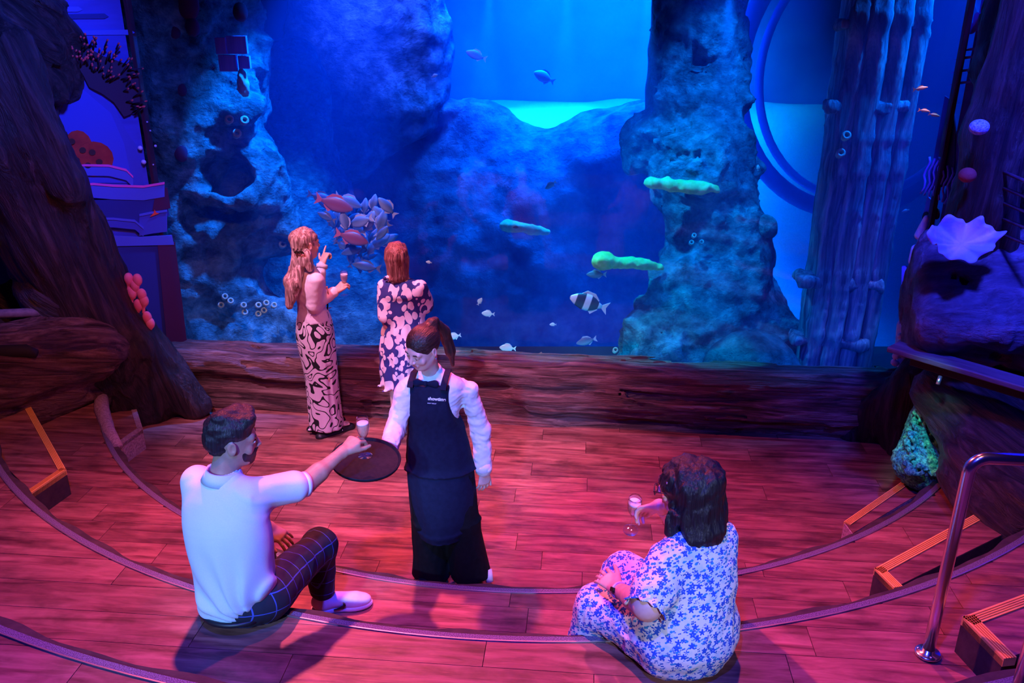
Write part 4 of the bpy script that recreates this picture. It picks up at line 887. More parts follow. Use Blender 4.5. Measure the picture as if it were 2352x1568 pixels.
def head_prims(c, fw, up=V(0, 0, 1), s=1.0):
    fw = nrm(fw); r = nrm(np.cross(fw, up)); u = np.cross(r, fw); R = np.stack([r, fw, u], 1)
    L = lambda x, y, z: c+R@(V(x, y, z)*s)
    p = [U(Ell(L(0, -.012, .030), (.074*s, .094*s, .084*s), R)), U(Ell(L(0, .022, -.025), (.060*s, .070*s, .085*s), R), .03*s), U(Ell(L(0, .060, -.092), (.026*s, .022*s, .020*s), R), .03*s),
         U(Cone(L(-.052, .0, -.045), L(-.025, .05, -.088), .016*s, .014*s), .02*s), U(Cone(L(.052, .0, -.045), L(.025, .05, -.088), .016*s, .014*s), .02*s),
         U(Cone(L(-.04, .074, .022), L(.04, .074, .022), .013*s), .015*s),
         S(Ell(L(-.031, .098, .002), (.018*s, .014*s, .012*s), R), .012*s), S(Ell(L(.031, .098, .002), (.018*s, .014*s, .012*s), R), .012*s),
         U(Ell(L(-.031, .077, .001), (.013*s, .012*s, .011*s), R), .004*s), U(Ell(L(.031, .077, .001), (.013*s, .012*s, .011*s), R), .004*s),
         U(Cone(L(0, .088, .008), L(0, .106, -.026), .007*s, .010*s), .010*s), U(Ell(L(-.011, .096, -.031), (.008*s, .009*s, .006*s), R), .005*s), U(Ell(L(.011, .096, -.031), (.008*s, .009*s, .006*s), R), .005*s),
         U(Ell(L(-.04, .066, -.03), (.020*s, .014*s, .020*s), R), .015*s), U(Ell(L(.04, .066, -.03), (.020*s, .014*s, .020*s), R), .015*s),
         U(Cone(L(-.018, .084, -.056), L(.018, .084, -.056), .0065*s), .005*s), U(Cone(L(-.015, .083, -.066), L(.015, .083, -.066), .007*s), .005*s), S(Cone(L(-.022, .096, -.061), L(.022, .096, -.061), .0035*s), .003*s)]
    for q in (-1, 1):
        E = np.stack([R@nrm(V(q*.95, -.3, 0)), R@nrm(V(.3*q, .95, 0)), u], 1)
        if q < 0: E[:, 0] *= 1
        p += [U(Ell(L(q*.077, -.004, -.006), (.008*s, .020*s, .032*s), E), .004*s), S(Ell(L(q*.086, .000, -.002), (.006*s, .011*s, .018*s), E), .004*s)]
    return p, L, R
def face_bits(L, R, s, parent, closed=False, lip=LIP, brow=BROW):
    for q in (-1, 1):
        if not closed:
            mk('eye', *sculpt([U(Ell(L(q*.031, .080, .001), (.0115*s, .0105*s, .0085*s), R))], .0025), EYEW, parent)
            mk('iris', *sculpt([U(Ell(L(q*.031, .0885, .001), (.0052*s, .0035*s, .0052*s), R))], .0016), EYED, parent)
        tube('eyelash', [L(q*.044, .078, .003), L(q*.032, .0905, -.003 if closed else .009), L(q*.019, .084, .001)], .0018, EYED, parent, 6)
        tube('eyebrow', [L(q*.049, .078, .020), L(q*.036, .0895, .027), L(q*.018, .0905, .022)], [.002, .0036, .003], brow, parent, 6)
    mk('lips', *sculpt([U(Cone(L(-.019, .0855, -.0565), L(.019, .0855, -.0565), .0065*s)), U(Cone(L(-.015, .0850, -.066), L(.015, .0850, -.066), .0072*s), .002), S(Cone(L(-.03, .098, -.061), L(.03, .098, -.061), .003*s), .002),
        S(Ell(L(-.026, .09, -.061), (.008, .012, .012)), .004), S(Ell(L(.026, .09, -.061), (.008, .012, .012)), .004)], .0025), lip, parent)
def hand_prims(wr, d, n, side, curl=(25, 30, 20), s=1.0, thumb=(.75, .6, -.2), index=None, spread=4, tcurl=25):
    """wr wrist, d finger direction, n back-of-hand normal, side +1: thumb towards +x of the (d, n) frame"""
    d = nrm(d); n = nrm(n-d*np.dot(n, d)); x = np.cross(d, n)*side
    P = lambda a, b, c: wr+x*a*s+d*b*s+n*c*s
    p = [U(Ecap(P(0, -.01, 0), P(.0, .080, 0), (.026*s, .019*s), (.038*s, .013*s), x, end=.012*s), .02), U(Cone(P(.022, .03, -.006), P(.034, .062, -.004), .016*s, .012*s), .012)]
    bx = (.030, .010, -.010, -.028); ln = (.074, .082, .076, .060); rr = (.0090, .0092, .0088, .0078)
    tips = []
    for i in range(4):
        c = index if (i == 0 and index is not None) else curl
        a = P(bx[i], .082-.006*abs(i-1.2), .001); sp = math.radians((1.5-i)*spread); ang = 0; dd0 = d*math.cos(sp)+x*math.sin(sp)
        for j, (f, r0, r1) in enumerate(((.46, 1.0, .95), (.30, .95, .86), (.24, .86, .74))):
            ang += math.radians(c[j]); dd = dd0*math.cos(ang)-n*math.sin(ang); b = a+dd*ln[i]*f*s
            p.append(U(Cone(a, b, rr[i]*r0*s, rr[i]*r1*s), .005 if j == 0 else .002)); a = b
        tips.append(a)
    td = nrm(x*thumb[0]+d*thumb[1]+n*thumb[2]); a = P(.024, .022, -.004); b = a+td*.040*s; c_ = b+nrm(td+d*math.tan(math.radians(tcurl))-n*.1)*.032*s; e = c_+nrm(td*.8+d*math.tan(math.radians(tcurl))*1.5-x*.1)*.024*s
    p += [U(Cone(a, b, .015*s, .0115*s), .012), U(Cone(b, c_, .0115*s, .0095*s), .003), U(Cone(c_, e, .0095*s, .0078*s), .002)]
    return p, tips
def trunk_loft(pel, N, rgt, secs, inf=0.0, end=.03, shift=V(0, 0, 0)):
    return Loft([pel+(N-pel)*f+shift for f, a, b in secs], [(a+inf, b+inf) for f, a, b in secs], rgt, end=end)
FEM = [(-.10, .155, .12), (.02, .158, .12), (.35, .122, .092), (.62, .142, .108), (.80, .158, .098), (.92, .142, .078), (1.0, .088, .062), (1.05, .055, .052)]
def body(name, prims, mat, parent, head_c, hands, h=.009, hh=.0035, hs=.0045, lo=None):
    """one continuous skin surface, evaluated finer around head and hands"""
    us = [p for op, p, k in prims if op == 'u']; lo_ = np.min([p.lo for p in us], 0)-.03; hi_ = np.max([p.hi for p in us], 0)+.03
    v, f = sculpt(prims, h, regions=[(lo_, hi_, h)])
    boxes = [(np.array(head_c)-V(.14, .14, .15), np.array(head_c)+V(.14, .14, .16), hs)]+[(np.array(c)-r, np.array(c)+r, hh) for c, r in hands]
    cen = v[f].mean(1); keep = np.ones(len(f), bool)
    for a, b, _ in boxes: keep &= ~((cen > a+1.6*h) & (cen < b-1.6*h)).all(1)
    Vs = [v]; Fs = [f[keep]]; n = len(v)
    for a, b, q in boxes:
        v2, f2 = sculpt(prims, q, regions=[(a, b, q)])
        if len(v2): Vs.append(v2); Fs.append(f2+n); n += len(v2)
    v = np.concatenate(Vs); f = np.concatenate(Fs); u_, inv = np.unique(f, return_inverse=True)
    return mk(name, v[u_], inv.reshape(f.shape).astype(int), mat, parent)
def folds(amp, s=(9, 9, 5), seed=0, fine=.3):
    def g(p):
        q = p*V(*s)+seed; w_ = fbm(q*.5, 2); n = fbm(q+w_[:, None]*.8, 3, .5, ridged=True)
        return -amp*(n-.4)-amp*fine*fbm(q*2.3, 2)
    return g
GLASS = thin_glass('clear_glass', (.96, .97, 1), 1.5, .02, 1.6)
WINE = bpy.data.materials.new('sparkling_wine'); WINE.use_nodes = True; _b = WINE.node_tree.nodes['Principled BSDF']; setin(_b, Roughness=.1); _b.inputs['Base Color'].default_value = (.95, .62, .42, 1); _b.inputs['Alpha'].default_value = .45
FOAM = pm('white_foam', (.9, .85, .85), (1, .97, .95), 300, rough=.8, bump=.6, dist=.002)
def wine_glass(c, up, label, s=1.0):
    """c = centre of the foot, up = stem axis"""
    t = thing('wine_glass', c, label, 'glass'); R = axes(up); P = lambda z: np.array(c)+nrm(up)*z*s
    k = lambda prof: [(r*s, z*s) for r, z in prof]
    lathe('foot', k([(0, .003), (.010, .004), (.030, .0015), (.034, .0005), (.034, -.001), (0, -.0012)]), c, GLASS, t, 32, R)
    lathe('stem', k([(.012, .002), (.005, .008), (.0033, .02), (.0031, .075), (.0045, .088), (.0065, .094), (.001, .096)]), c, GLASS, t, 14, R)
    lathe('bowl', k([(.003, .092), (.013, .100), (.022, .118), (.029, .140), (.0315, .162), (.030, .186), (.027, .205), (.0262, .205), (.029, .186), (.0303, .162), (.0278, .140), (.021, .120), (.012, .103), (.001, .096)]), c, GLASS, t, 32, R)
    w_ = lathe('wine', k([(0, .098), (.011, .103), (.0205, .120), (.0272, .140), (.0296, .160), (.0290, .174), (0, .1745)]), c, WINE, t, 32, R)
    lathe('foam', k([(.0290, .173), (.0287, .177), (.026, .1785), (.018, .1765), (.008, .1772), (0, .1765)]), c, FOAM, t, 32, R)
    return t

# ---------------------------------------------------------------- 1 seated man in the pale polo shirt
base = V(-1.16, 3.05, .68); man = thing('person', base, 'seated man in a pale polo shirt and dark checked trousers reaching for a glass', 'person')
N = V(-1.235, 3.16, 1.33); rt_ = nrm(V(.93, -.36, 0)); shR = N+rt_*.165+V(0, 0, -.055); shL = N-rt_*.165+V(0, 0, -.06)
pel = V(-1.165, 3.13, .80); hipR = pel+V(.09, -.02, -.0); hipL = pel+V(-.09, .04, -.0)
elR = W(700, 1112, 3.27); wrR = W(788, 1037, 3.50); elL = V(-1.33, 3.42, 1.02); wrL = W(617, 1210, 3.52)
knR = W(733, 1252, 3.50); anR = W(742, 1368, 3.52); knL = W(590, 1225, 3.66); anL = W(612, 1340, 3.64)
hc = W(533, 1008, 3.20); fw = nrm(V(.93, .32, -.10))
hp, L_, R_ = head_prims(hc, fw, nrm(V(.05, 0, 1)), 1.05)
gc = W(839, 1046, 3.62)                      # foot of the glass he lifts
gup = nrm(W(832, 965, 3.62)-gc)
ghold = gc+gup*.10
hd = nrm(ghold+V(-.005, -.02, .035)-wrR)
h1, tp = hand_prims(wrR, hd, nrm(V(-.15, -.35, 1)), 1, (38, 42, 30), 1.05, thumb=(.45, .85, -.45), tcurl=20)
h2, _ = hand_prims(wrL, nrm(W(665, 1242, 3.50)-wrL), nrm(V(.2, -.45, 1)), 1, (16, 18, 12), 1.0, thumb=(.7, .7, -.1), spread=7)
bp = hp+[U(Cone(hc+V(-.02, -.01, -.06), N+V(0, 0, -.02), .056, .062), .03), U(Ecap(pel, N+V(0, 0, -.12), (.13, .10), (.16, .09), rt_), .05)]
bp += [U(Cone(shR, elR, .047, .042), .03), U(Cone(elR, wrR, .044, .027), .02), U(Cone(elR, elR+(wrR-elR)*.35, .040, .044), .02), U(Cone(shL, elL, .052, .042), .04), U(Cone(elL, wrL, .042, .028), .02)]+h1+h2
bp += [U(Cone(hipR, knR, .075, .05), .03), U(Cone(knR, anR, .05, .035), .02), U(Cone(hipL, knL, .075, .05), .03), U(Cone(knL, anL, .05, .035), .02)]
body('body', bp, SKT, man, hc, [(ghold, .10), (wrR+hd*.06, .11), (wrL+V(.04, 0, -.02), .13)])
face_bits(L_, R_, 1.05, man)
# hair: thick on top, short at the sides, and a trimmed beard
hr_ = [U(Ell(L_(0, -.012, .048), (.086, .104, .084), R_)), U(Cone(L_(-.04, .06, .100), L_(.04, .065, .102), .030), .03), U(Cone(L_(-.03, .02, .118), L_(.03, -.04, .110), .026), .03), U(Ell(L_(0, -.055, -.01), (.072, .055, .075), R_), .03),
       S(Ell(L_(0, .125, -.02), (.085, .072, .105), R_), .012), S(Ell(L_(.09, .02, -.035), (.03, .035, .048), R_), .01), S(Ell(L_(-.09, .02, -.035), (.03, .035, .048), R_), .01), I(Half(L_(0, 0, -.07), R_@V(0, -.35, -1)), .01)]
clay('hair', hr_, H_DARK, man, .005, frame=(hc, R_), disp=lambda p: -.005*fbm(((p-hc)@R_)*V(55, 22, 40), 3)-.004*fbm(((p-hc)@R_)*V(20, 14, 20), 2), band=.02)
clay('beard', [U(Ell(L_(0, .030, -.045), (.0615, .0735, .0745), R_)), U(Ell(L_(0, .062, -.093), (.030, .025, .022), R_), .02), I(Half(L_(0, .10, -.040), R_@V(0, .5, 1)), .01), S(Ell(L_(0, .105, -.060), (.022, .03, .011), R_), .006)], BEARD if 'BEARD' in globals() else H_DARK, man, .004, frame=(hc, R_))
tube('moustache', [L_(-.024, .088, -.052), L_(0, .0975, -.046), L_(.024, .088, -.052)], [.003, .005, .003], H_DARK, man, 8)
# polo shirt
bw = V(0, 0, 0); lowc = V(-1.20, 3.05, .80)
sp_ = [U(Loft([lowc+V(-.02, -.03, .005), lowc+V(0, 0, .06), V(-1.215, 3.075, .98), V(-1.225, 3.10, 1.12), V(-1.232, 3.13, 1.22), V(-1.235, 3.15, 1.285), N+V(0, 0, -.005), N+V(0, 0, .03)],
        [(.150, .115), (.178, .140), (.192, .145), (.202, .142), (.198, .118), (.158, .092), (.092, .075), (.066, .062)], rt_, end=.05)),
       U(Cone(shR+V(-.03, 0, -.005), shR+(elR-shR)*.76, .072, .070), .05), U(Cone(shL+V(.02, 0, -.005), shL+(elL-shL)*.72, .074, .072), .05), U(Cone(lowc+V(-.08, -.05, -.01), lowc+V(.0, -.08, -.03), .06, .05), .05)]
aR = nrm(elR-shR); aL = nrm(elL-shL)
sp_ += [S(Cone(shR+(elR-shR)*.70+aR*.03, shR+(elR-shR)*1.1, .058), .004), I(Half(shR+(elR-shR)*.74, aR), .006)] if False else []
# radiating tuck folds towards the waist
tk = lowc+V(.11, -.06, -.06)
for k, (dx, dz) in enumerate(((.14, .50), (.10, .42), (.05, .36), (.16, .36), (.0, .30))):
    e = V(-1.225+dx, 3.00+.25*dx, .80+dz); sp_.append(U(Cone(tk+V(-.03*k, -.02, 0), e, .012, .003), .016))
def man_shirt_disp(p):
    l = (p-tk)@rt_; z_ = p[:, 2]-tk[2]; a_ = np.arctan2(z_, l); r_ = np.sqrt(l*l+z_*z_)
    sh_ = p-shR; s1 = sh_@nrm(V(.6, 0, 1)); 
    return -.004*fbm(p*V(6, 6, 4)+3, 3)-.0075*np.sin(a_*17+fbm(p*6, 2)*1.2)*np.exp(-((r_-.20)/.16)**2)-.005*np.maximum(0, np.sin(s1*95+fbm(p*8, 2)*1.5))*np.exp(-(sh_**2).sum(1)/.014)
v, f = sculpt(sp_+[S(Cone(N+V(0, 0, .0), N+V(.01, .0, .12), .060, .07), .006)], .007, disp=man_shirt_disp, band=.02)
mk('polo_shirt', v, f, POLO, man)
cc = N+V(.005, .0, .015); cs = []; ax = nrm(V(.12, .10, 1)); RA = axes(ax)
prof = [(.090, -.030), (.078, .000), (.072, .018), (.066, .022), (.064, .004), (.070, -.025)]
for t_ in np.linspace(0, 2*np.pi, 36): cs.append(np.array([cc+RA@V(r*math.cos(t_), r*math.sin(t_)*1.05, z) for r, z in prof]))
v, f = rings(cs, cap=False); mk('collar', v, f, POLO, man)
def cuff(name, p, d, r, w_, mat, parent, th=.004):
    R = axes(d); prof = [(r, -w_/2), (r+th, -w_/2), (r+th, w_/2), (r, w_/2), (r, -w_/2)]; return lathe(name, prof, p, mat, parent, 32, R)
cuff('sleeve_hem', shR+(elR-shR)*.76+aR*.052, aR, .050, .022, POLO, man, .007)
# trousers with windowpane check
def check_mat():
    m, nt, bs = new_mat('navy_windowpane_check'); setin(bs, Roughness=.85); vec = coords(nt); sp2 = nt.nodes.new('ShaderNodeSeparateXYZ'); nt.links.new(vec, sp2.inputs[0]); ms = []
    for i, (ax_, s_) in enumerate((('X', 14.0), ('Z', 13.0))):
        fr_ = mathn(nt, 'FRACT', mathn(nt, 'MULTIPLY', sp2.outputs[ax_], s_)); ms.append(mathn(nt, 'LESS_THAN', mathn(nt, 'ABSOLUTE', mathn(nt, 'SUBTRACT', fr_, .5)), .030))
    mx = mathn(nt, 'MAXIMUM', ms[0], ms[1]); nt.links.new(mixc(nt, mx, (.012, .012, .026), (.06, .10, .42)), bs.inputs['Base Color']); return m
CHK = check_mat()
tp_ = [U(Ell(pel+V(-.01, -.05, -.02), (.195, .165, .12)), .05), U(Cone(hipR+V(0, -.03, -.02), knR, .105, .078), .05), U(Cone(knR, anR+V(0, 0, .045), .080, .062), .04), U(Cone(hipL, knL, .105, .078), .05), U(Cone(knL, anL+V(0, 0, .045), .080, .062), .04), I(Half(V(0, 0, .683), V(0, 0, -1)), .0)]
tp_ = tp_[:-1]+[S(Box(V(-1.2, 2.6, .58), (.8, .55, .10), None, .01), .0)]
thigh = nrm(knR-hipR)
clay('trousers', tp_, CHK, man, .0075, frame=(hipR, axes(V(0, 0, 1)-thigh*thigh[2], np.cross(V(0, 0, 1), thigh)) if False else np.stack([thigh, nrm(np.cross(V(0, 0, 1), thigh)), np.cross(thigh, nrm(np.cross(V(0, 0, 1), thigh)))], 1)), disp=folds(.004, (10, 10, 8), 2), band=.02)
tube('belt', [lowc+V(.165*math.cos(a), .150*math.sin(a)+.01, -.050) for a in np.linspace(-2.6, -.9, 12)], .012, SHOEK, man, 8)
def sneaker(ank, dirv, zf, label=None, parent=None, mat=SHOEW, s=1.0, tick=None, nm='shoe'):
    d = nrm(dirv*V(1, 1, 0)); x = V(d[1], -d[0], 0); B = ank*V(1, 1, 0)+V(0, 0, zf); P = lambda a, b, c: B+d*a*s+x*b*s+V(0, 0, c*s)
    R = np.stack([d, x, V(0, 0, -1)], 1); R = np.stack([d, -x, V(0, 0, 1)], 1)
    up_ = [U(Ell(P(-.02, 0, .055), (.06*s, .038*s, .05*s), R)), U(Cone(P(0, 0, .060), P(.13, 0, .042), .042*s, .038*s), .02), U(Ell(P(.14, 0, .035), (.075*s, .046*s, .036*s), R), .02), U(Cone(P(-.02, 0, .05), P(-.01, 0, .095), .040*s, .038*s), .02), I(Half(P(0, 0, .020), V(0, 0, -1)), .003)]
    o = clay(nm, up_, mat, parent, .0045)
    so = [U(Ell(P(-.015, 0, .014), (.07*s, .044*s, .03*s), R)), U(Ell(P(.13, 0, .014), (.092*s, .052*s, .03*s), R), .05), I(Half(P(0, 0, .026), V(0, 0, 1))), I(Half(P(0, 0, .002), V(0, 0, -1)))]
    clay('sole', so, mat if mat is SHOEW else SOLE, o, .005)
    for k in range(4): tube('lace', [P(.035+k*.018, -.024, .082-k*.008), P(.040+k*.018, 0, .092-k*.008), P(.035+k*.018, .024, .082-k*.008)], .003, mat, o, 6)
    if tick is not None:
        g = []
        for a, b, w_ in ((.060, .040, .018), (.085, .046, .015), (.100, .058, .011), (.102, .068, .006), (.095, .076, .001)):
            g.append((a-.02, b-.012, w_))
        q = x*tick; pts = [P(0, 0, 0)+d*a*s+q*(.0455 if a < .07 else .047)*s+V(0, 0, b*s) for a, b, _ in g]
        top = [p+d*w_*s*.7+q*.0 for p, (_, _, w_) in zip(pts, g)]; bot = [p-d*w_*s*.7 for p, (_, _, w_) in zip(pts, g)]
        poly = top+bot[::-1]; n_ = len(poly); vv_ = [p+q*.003 for p in poly]+[p-q*.006 for p in poly]
        mk('shoe_tick', vv_, [tuple(range(n_)), tuple(range(n_, 2*n_))[::-1]]+[(i, (i+1) % n_, n_+(i+1) % n_, n_+i) for i in range(n_)], SHOEK, o, smooth=False)
    return o
sneaker(anR+V(.02, 0, 0), V(.95, .20, 0), .34, parent=man, tick=1, s=1.02)
tube('sock', [anR+V(.01, 0, .04), anR+V(.015, 0, -.03)], .042, WHITEC, man, 14)
sneaker(anL, V(.45, .9, 0), .34, parent=man, mat=pm('brown_pink_shoe', (.62, .36, .34), rough=.6))
wd = nrm(wrL-elL); cuff('watch', wrL-wd*.035, wd, .031, .022, GOLD, man, .006)
lathe('watch_face', [(0, .007), (.014, .006), (.016, 0)], wrL-wd*.035+V(-.005, -.03, .018), GOLD, man, 16, axes(V(-.2, -.8, .6)))
wine_glass(gc, gup, 'glass of sparkling wine in the reaching man\'s hand above the tray')

# ---------------------------------------------------------------- 2 waitress
base = V(-.36, 4.18, 0); wt = thing('person', base, 'waitress with a ponytail, bow tie and long navy apron holding a tray', 'person')
N = W(990, 858, 4.17); rgt = nrm(V(-.97, .20, 0)); fwd = nrm(V(-.20, -.97, 0))
shR = W(932, 897, 4.15); shL = W(1074, 896, 4.21); elR = W(908, 985, 4.08); wrR = W(893, 1030, 3.90); elL = W(1104, 985, 4.24); wrL = W(1111, 1082, 4.17)
pel = W(1008, 1028, 4.20); hipR = pel+rgt*.09; hipL = pel-rgt*.09
knR = W(985, 1190, 4.17); knL = W(1062, 1195, 4.16); anR = W(992, 1308, 4.22); anL = W(1082, 1312, 4.15)
hc = W(972, 797, 4.08); fw = nrm(V(-.60, -.70, -.38)); up = nrm(V(-.15, -.35, 1))
hp, L_, R_ = head_prims(hc, fw, up, .99)
TCn = W(840, 1056, 3.72); tn = nrm(V(.10, -.13, 1.0))
hd = nrm(TCn+V(.03, .02, -.03)-wrR); h1, _ = hand_prims(wrR, hd, -tn, 1, (8, 10, 8), .92)
h2, _ = hand_prims(wrL, nrm(V(-.02, -.06, -1)), nrm(V(.5, -.85, 0)), -1, (18, 20, 14), .92, thumb=(.45, .85, -.1), spread=3)
bp = hp+[U(Cone(hc+V(.02, .03, -.07), N+V(0, .01, -.03), .046, .050), .03), U(Ecap(pel, N+V(0, 0, -.10), (.14, .10), (.13, .08), rgt), .05), U(Cone(shR, elR, .042, .036), .03), U(Cone(elR, wrR, .036, .024), .02), U(Cone(shL, elL, .042, .036), .03), U(Cone(elL, wrL, .036, .024), .02)]+h1+h2
bp += [U(Cone(hipR, knR, .075, .05), .04), U(Cone(knR, anR, .05, .035), .03), U(Cone(hipL, knL, .075, .05), .04), U(Cone(knL, anL, .05, .035), .03)]
body('body', bp, SKL, wt, hc, [(wrL+V(0, -.01, -.08), .12)], hs=.004)
face_bits(L_, R_, .99, wt, closed=True)
hr_ = [U(Ell(L_(0, -.014, .036), (.081, .099, .087), R_)), S(Ell(L_(0, .118, -.03), (.078, .070, .098), R_), .01), S(Ell(L_(.085, .012, -.05), (.03, .05, .065), R_), .01), S(Ell(L_(-.085, .012, -.05), (.03, .05, .065), R_), .01), I(Half(L_(0, 0, -.055), R_@V(0, -.5, -1)), .01),
       U(Ell(L_(0, -.10, .085), (.034, .034, .034), R_), .02)]
clay('hair', hr_, H_BRN, wt, .0045, frame=(hc, axes(R_@V(0, 1, .1))), disp=lambda p: -.0022*fbm(((p-hc)@R_)*V(70, 8, 40), 2), band=.02)
pt = L_(0, -.115, .085); p1 = W(1020, 762, 4.20); p2 = W(1034, 805, 4.22); p3 = W(1040, 838, 4.23)
clay('ponytail', [U(Cone(pt, p1, .026, .034)), U(Cone(p1, p2, .033, .028), .02), U(Cone(p2, p3, .026, .008), .02)], H_BRN, wt, .005, frame=(p1, axes(p1-p3)), disp=lambda p: -.004*fbm(p*V(50, 50, 8), 2), band=.02)
lathe('hair_tie', [(.026, -.008), (.032, 0), (.026, .008)], pt, BLACKC, wt, 16, axes(p1-pt))
for q in (1, -1): tube('earring', [L_(q*.080, .002, -.040), L_(q*.083, .004, -.050), L_(q*.082, .004, -.060)], .0035, GOLD, wt, 8)
sp_ = [U(trunk_loft(pel, N, rgt, FEM, .006)), U(Cone(N+V(0, 0, -.03), shR+V(0, 0, -.005), .055, .048), .04), U(Cone(N+V(0, 0, -.03), shL+V(0, 0, -.005), .055, .048), .04), U(Cone(shR, elR, .048, .054), .04), U(Cone(elR, wrR-nrm(wrR-elR)*.02, .056, .046), .02), U(Cone(shL, elL, .048, .052), .04), U(Cone(elL, wrL-nrm(wrL-elL)*.02, .054, .046), .02)]
for q, (a, b) in enumerate(()):      # arm wrinkles
    dd = nrm(b-a)
    for k in range(6):
        c0 = a+(b-a)*(.18+.14*k); sd = nrm(np.cross(dd, V(.3, 1, .2*k-.4))); sp_.append(U(Cone(c0+sd*.052-fwd*-.02-dd*.01, c0-sd*.045+fwd*.035+dd*.02, .006, .006), .012))
clay('shirt', sp_, WHITEC, wt, .006, disp=folds(.005, (13, 13, 20), 6, .35), band=.03)
for s_, w_ in ((wrR, elR), (wrL, elL)):
    d0 = nrm(s_-w_); cuff('cuff', s_-d0*.02, d0, .038, .05, WHITEC, wt, .007)
# shirt collar wings
for q in (1, -1):
    a = N+V(0, .035, .035)+rgt*q*.045; P_ = [N-fwd*.045+rgt*q*.02+V(0, 0, .045), N+rgt*q*.056+V(0, 0, .040), N+fwd*.052+rgt*q*.020+V(0, 0, .012), N+fwd*.085+rgt*q*.050+V(0, 0, -.030), N+rgt*q*.085+V(0, 0, -.005)]
    vv_ = P_+[p+V(0, 0, -.006)+fwd*-.004 for p in P_]; mk('collar', vv_, [(0, 1, 2, 3, 4), (9, 8, 7, 6, 5)]+[(i, 5+i, 5+(i+1) % 5, (i+1) % 5) for i in range(5)], WHITEC, wt, smooth=False)
clay('collar_band', [U(Cone(N+V(0, .004, -.01), N+V(0, .004, .03), .060, .053)), S(Cone(N+V(0, .004, .0), N+V(0, .004, .08), .047), .003)], WHITEC, wt, .005)
bt = N+fwd*.100+V(0, 0, -.012)
clay('bow_tie', [U(Cone(bt+rgt*.008, bt+rgt*.050, .010, .023, w=fwd, sw=.5)), U(Cone(bt-rgt*.008, bt-rgt*.050, .010, .023, w=fwd, sw=.5), .004), U(Box(bt+fwd*.004, (.009, .010, .012), np.stack([rgt, fwd, V(0, 0, 1)], 1), .004), .003)], NAVYC, wt, .0035)
# apron: bib, straps and wide skirt shaped as a shell around the body
APS = [(-.97, .200, .160), (-.70, .198, .157), (-.35, .187, .15), (.02, .178, .144), (.35, .152, .132), (.62, .166, .140), (.80, .172, .128), (.92, .16, .11)]
hem = W(1000, 1205, 4.18)
ap = [U(trunk_loft(pel, N, rgt, APS, .004, end=.02)), U(Loft([W(1018, 1220, 4.17), W(1014, 1120, 4.18), pel+V(0, 0, -.12)], [(.145, .150), (.165, .155), (.165, .14)], rgt, end=.01), .05),
      I(Half(W(985, 888, 4.06), nrm(V(.04, .05, 1))), .0), I(Half(pel+fwd*-.02, -fwd), .01),
      S(Ecap(N+rgt*.245+V(0, 0, -.10)-fwd*.3, N+rgt*.245+V(0, 0, -.10)+fwd*.3, (.155, .27), (.155, .27), rgt), .01), S(Ecap(N-rgt*.270+V(0, 0, -.10)-fwd*.3, N-rgt*.270+V(0, 0, -.10)+fwd*.3, (.155, .27), (.155, .27), rgt), .01)]
clay('apron', ap, NAVYC, wt, .0075, disp=folds(.0035, (8, 8, 3), 4), band=.02)
for q, sx in ((1, .088), (-1, .092)):
    lx = .080 if q > 0 else .100; ps = [N+rgt*q*lx+fwd*.120+V(0, 0, -.036), N+rgt*q*lx+fwd*.100+V(0, 0, -.012), N+rgt*q*lx+fwd*.045+V(0, 0, .018), N+rgt*q*lx*.9-fwd*.03+V(0, 0, .020), N+rgt*q*.05-fwd*.10+V(0, 0, -.05)]
    cs = []
    for p_ in ps: cs.append(np.array([p_+rgt*.016+V(0, 0, .0), p_-rgt*.016, p_-rgt*.016+(V(0, 0, .006)+fwd*.006), p_+rgt*.016+(V(0, 0, .006)+fwd*.006)]))
    v, f = rings(cs); mk('apron_strap', v, f, NAVYC, wt, smooth=False)
tr_ = [U(Ecap(hipR+V(0, 0, -.05), knR, (.095, .10), (.095, .095), rgt), .03), U(Ecap(knR, anR+V(0, 0, -.02), (.095, .095), (.115, .11), rgt, end=.01), .03), U(Ecap(hipL+V(0, 0, -.05), knL, (.095, .10), (.095, .095), rgt), .03), U(Ecap(knL, anL+V(0, 0, -.02), (.095, .095), (.115, .11), rgt, end=.01), .03), I(Half(V(0, 0, .025), V(0, 0, -1)))]
clay('trousers', tr_, BLACKC, wt, .009, disp=folds(.005, (9, 9, 3), 8), band=.02)
sneaker(anR+fwd*.01, fwd+V(-.25, 0, 0), 0, parent=wt, mat=SHOEK, s=.95); sneaker(anL+V(.03, 0, 0)+fwd*.01, fwd+V(.35, 0, 0), 0, parent=wt, mat=SHOEK, s=.95)
for a_ in (anR+V(-.02, 0, 0), anL+V(.10, -.02, 0)): tube('sock', [a_+V(0, 0, .03), a_+V(.01, -.03, -.035)], .024, WHITEC, wt, 10)
# lettering on the bib
def text(body_, size, loc, mat, parent, name, R, bold=0):
    cu = bpy.data.curves.new(name, 'FONT'); cu.body = body_; cu.size = size; cu.extrude = .0006; cu.offset = bold; cu.align_x = 'LEFT'
    o = bpy.data.objects.new(name, cu); COL.objects.link(o); dg = bpy.context.evaluated_depsgraph_get(); me = bpy.data.meshes.new_from_object(o.evaluated_get(dg)); bpy.data.objects.remove(o)
    v = np.array([q.co[:] for q in me.vertices])@R.T+loc; return mk(name, v, [tuple(p.vertices) for p in me.polygons], mat, parent, smooth=False)
LET = pm('white_lettering', (.85, .85, .9), rough=.6); TR_ = np.stack([nrm(-rgt), nrm(np.cross(fwd, -rgt))*1.0, fwd], 1)
tz = nrm(V(0, 0, 1)-fwd*.0); TR_ = np.stack([-rgt, V(0, 0, 1), np.cross(-rgt, V(0, 0, 1))], 1)
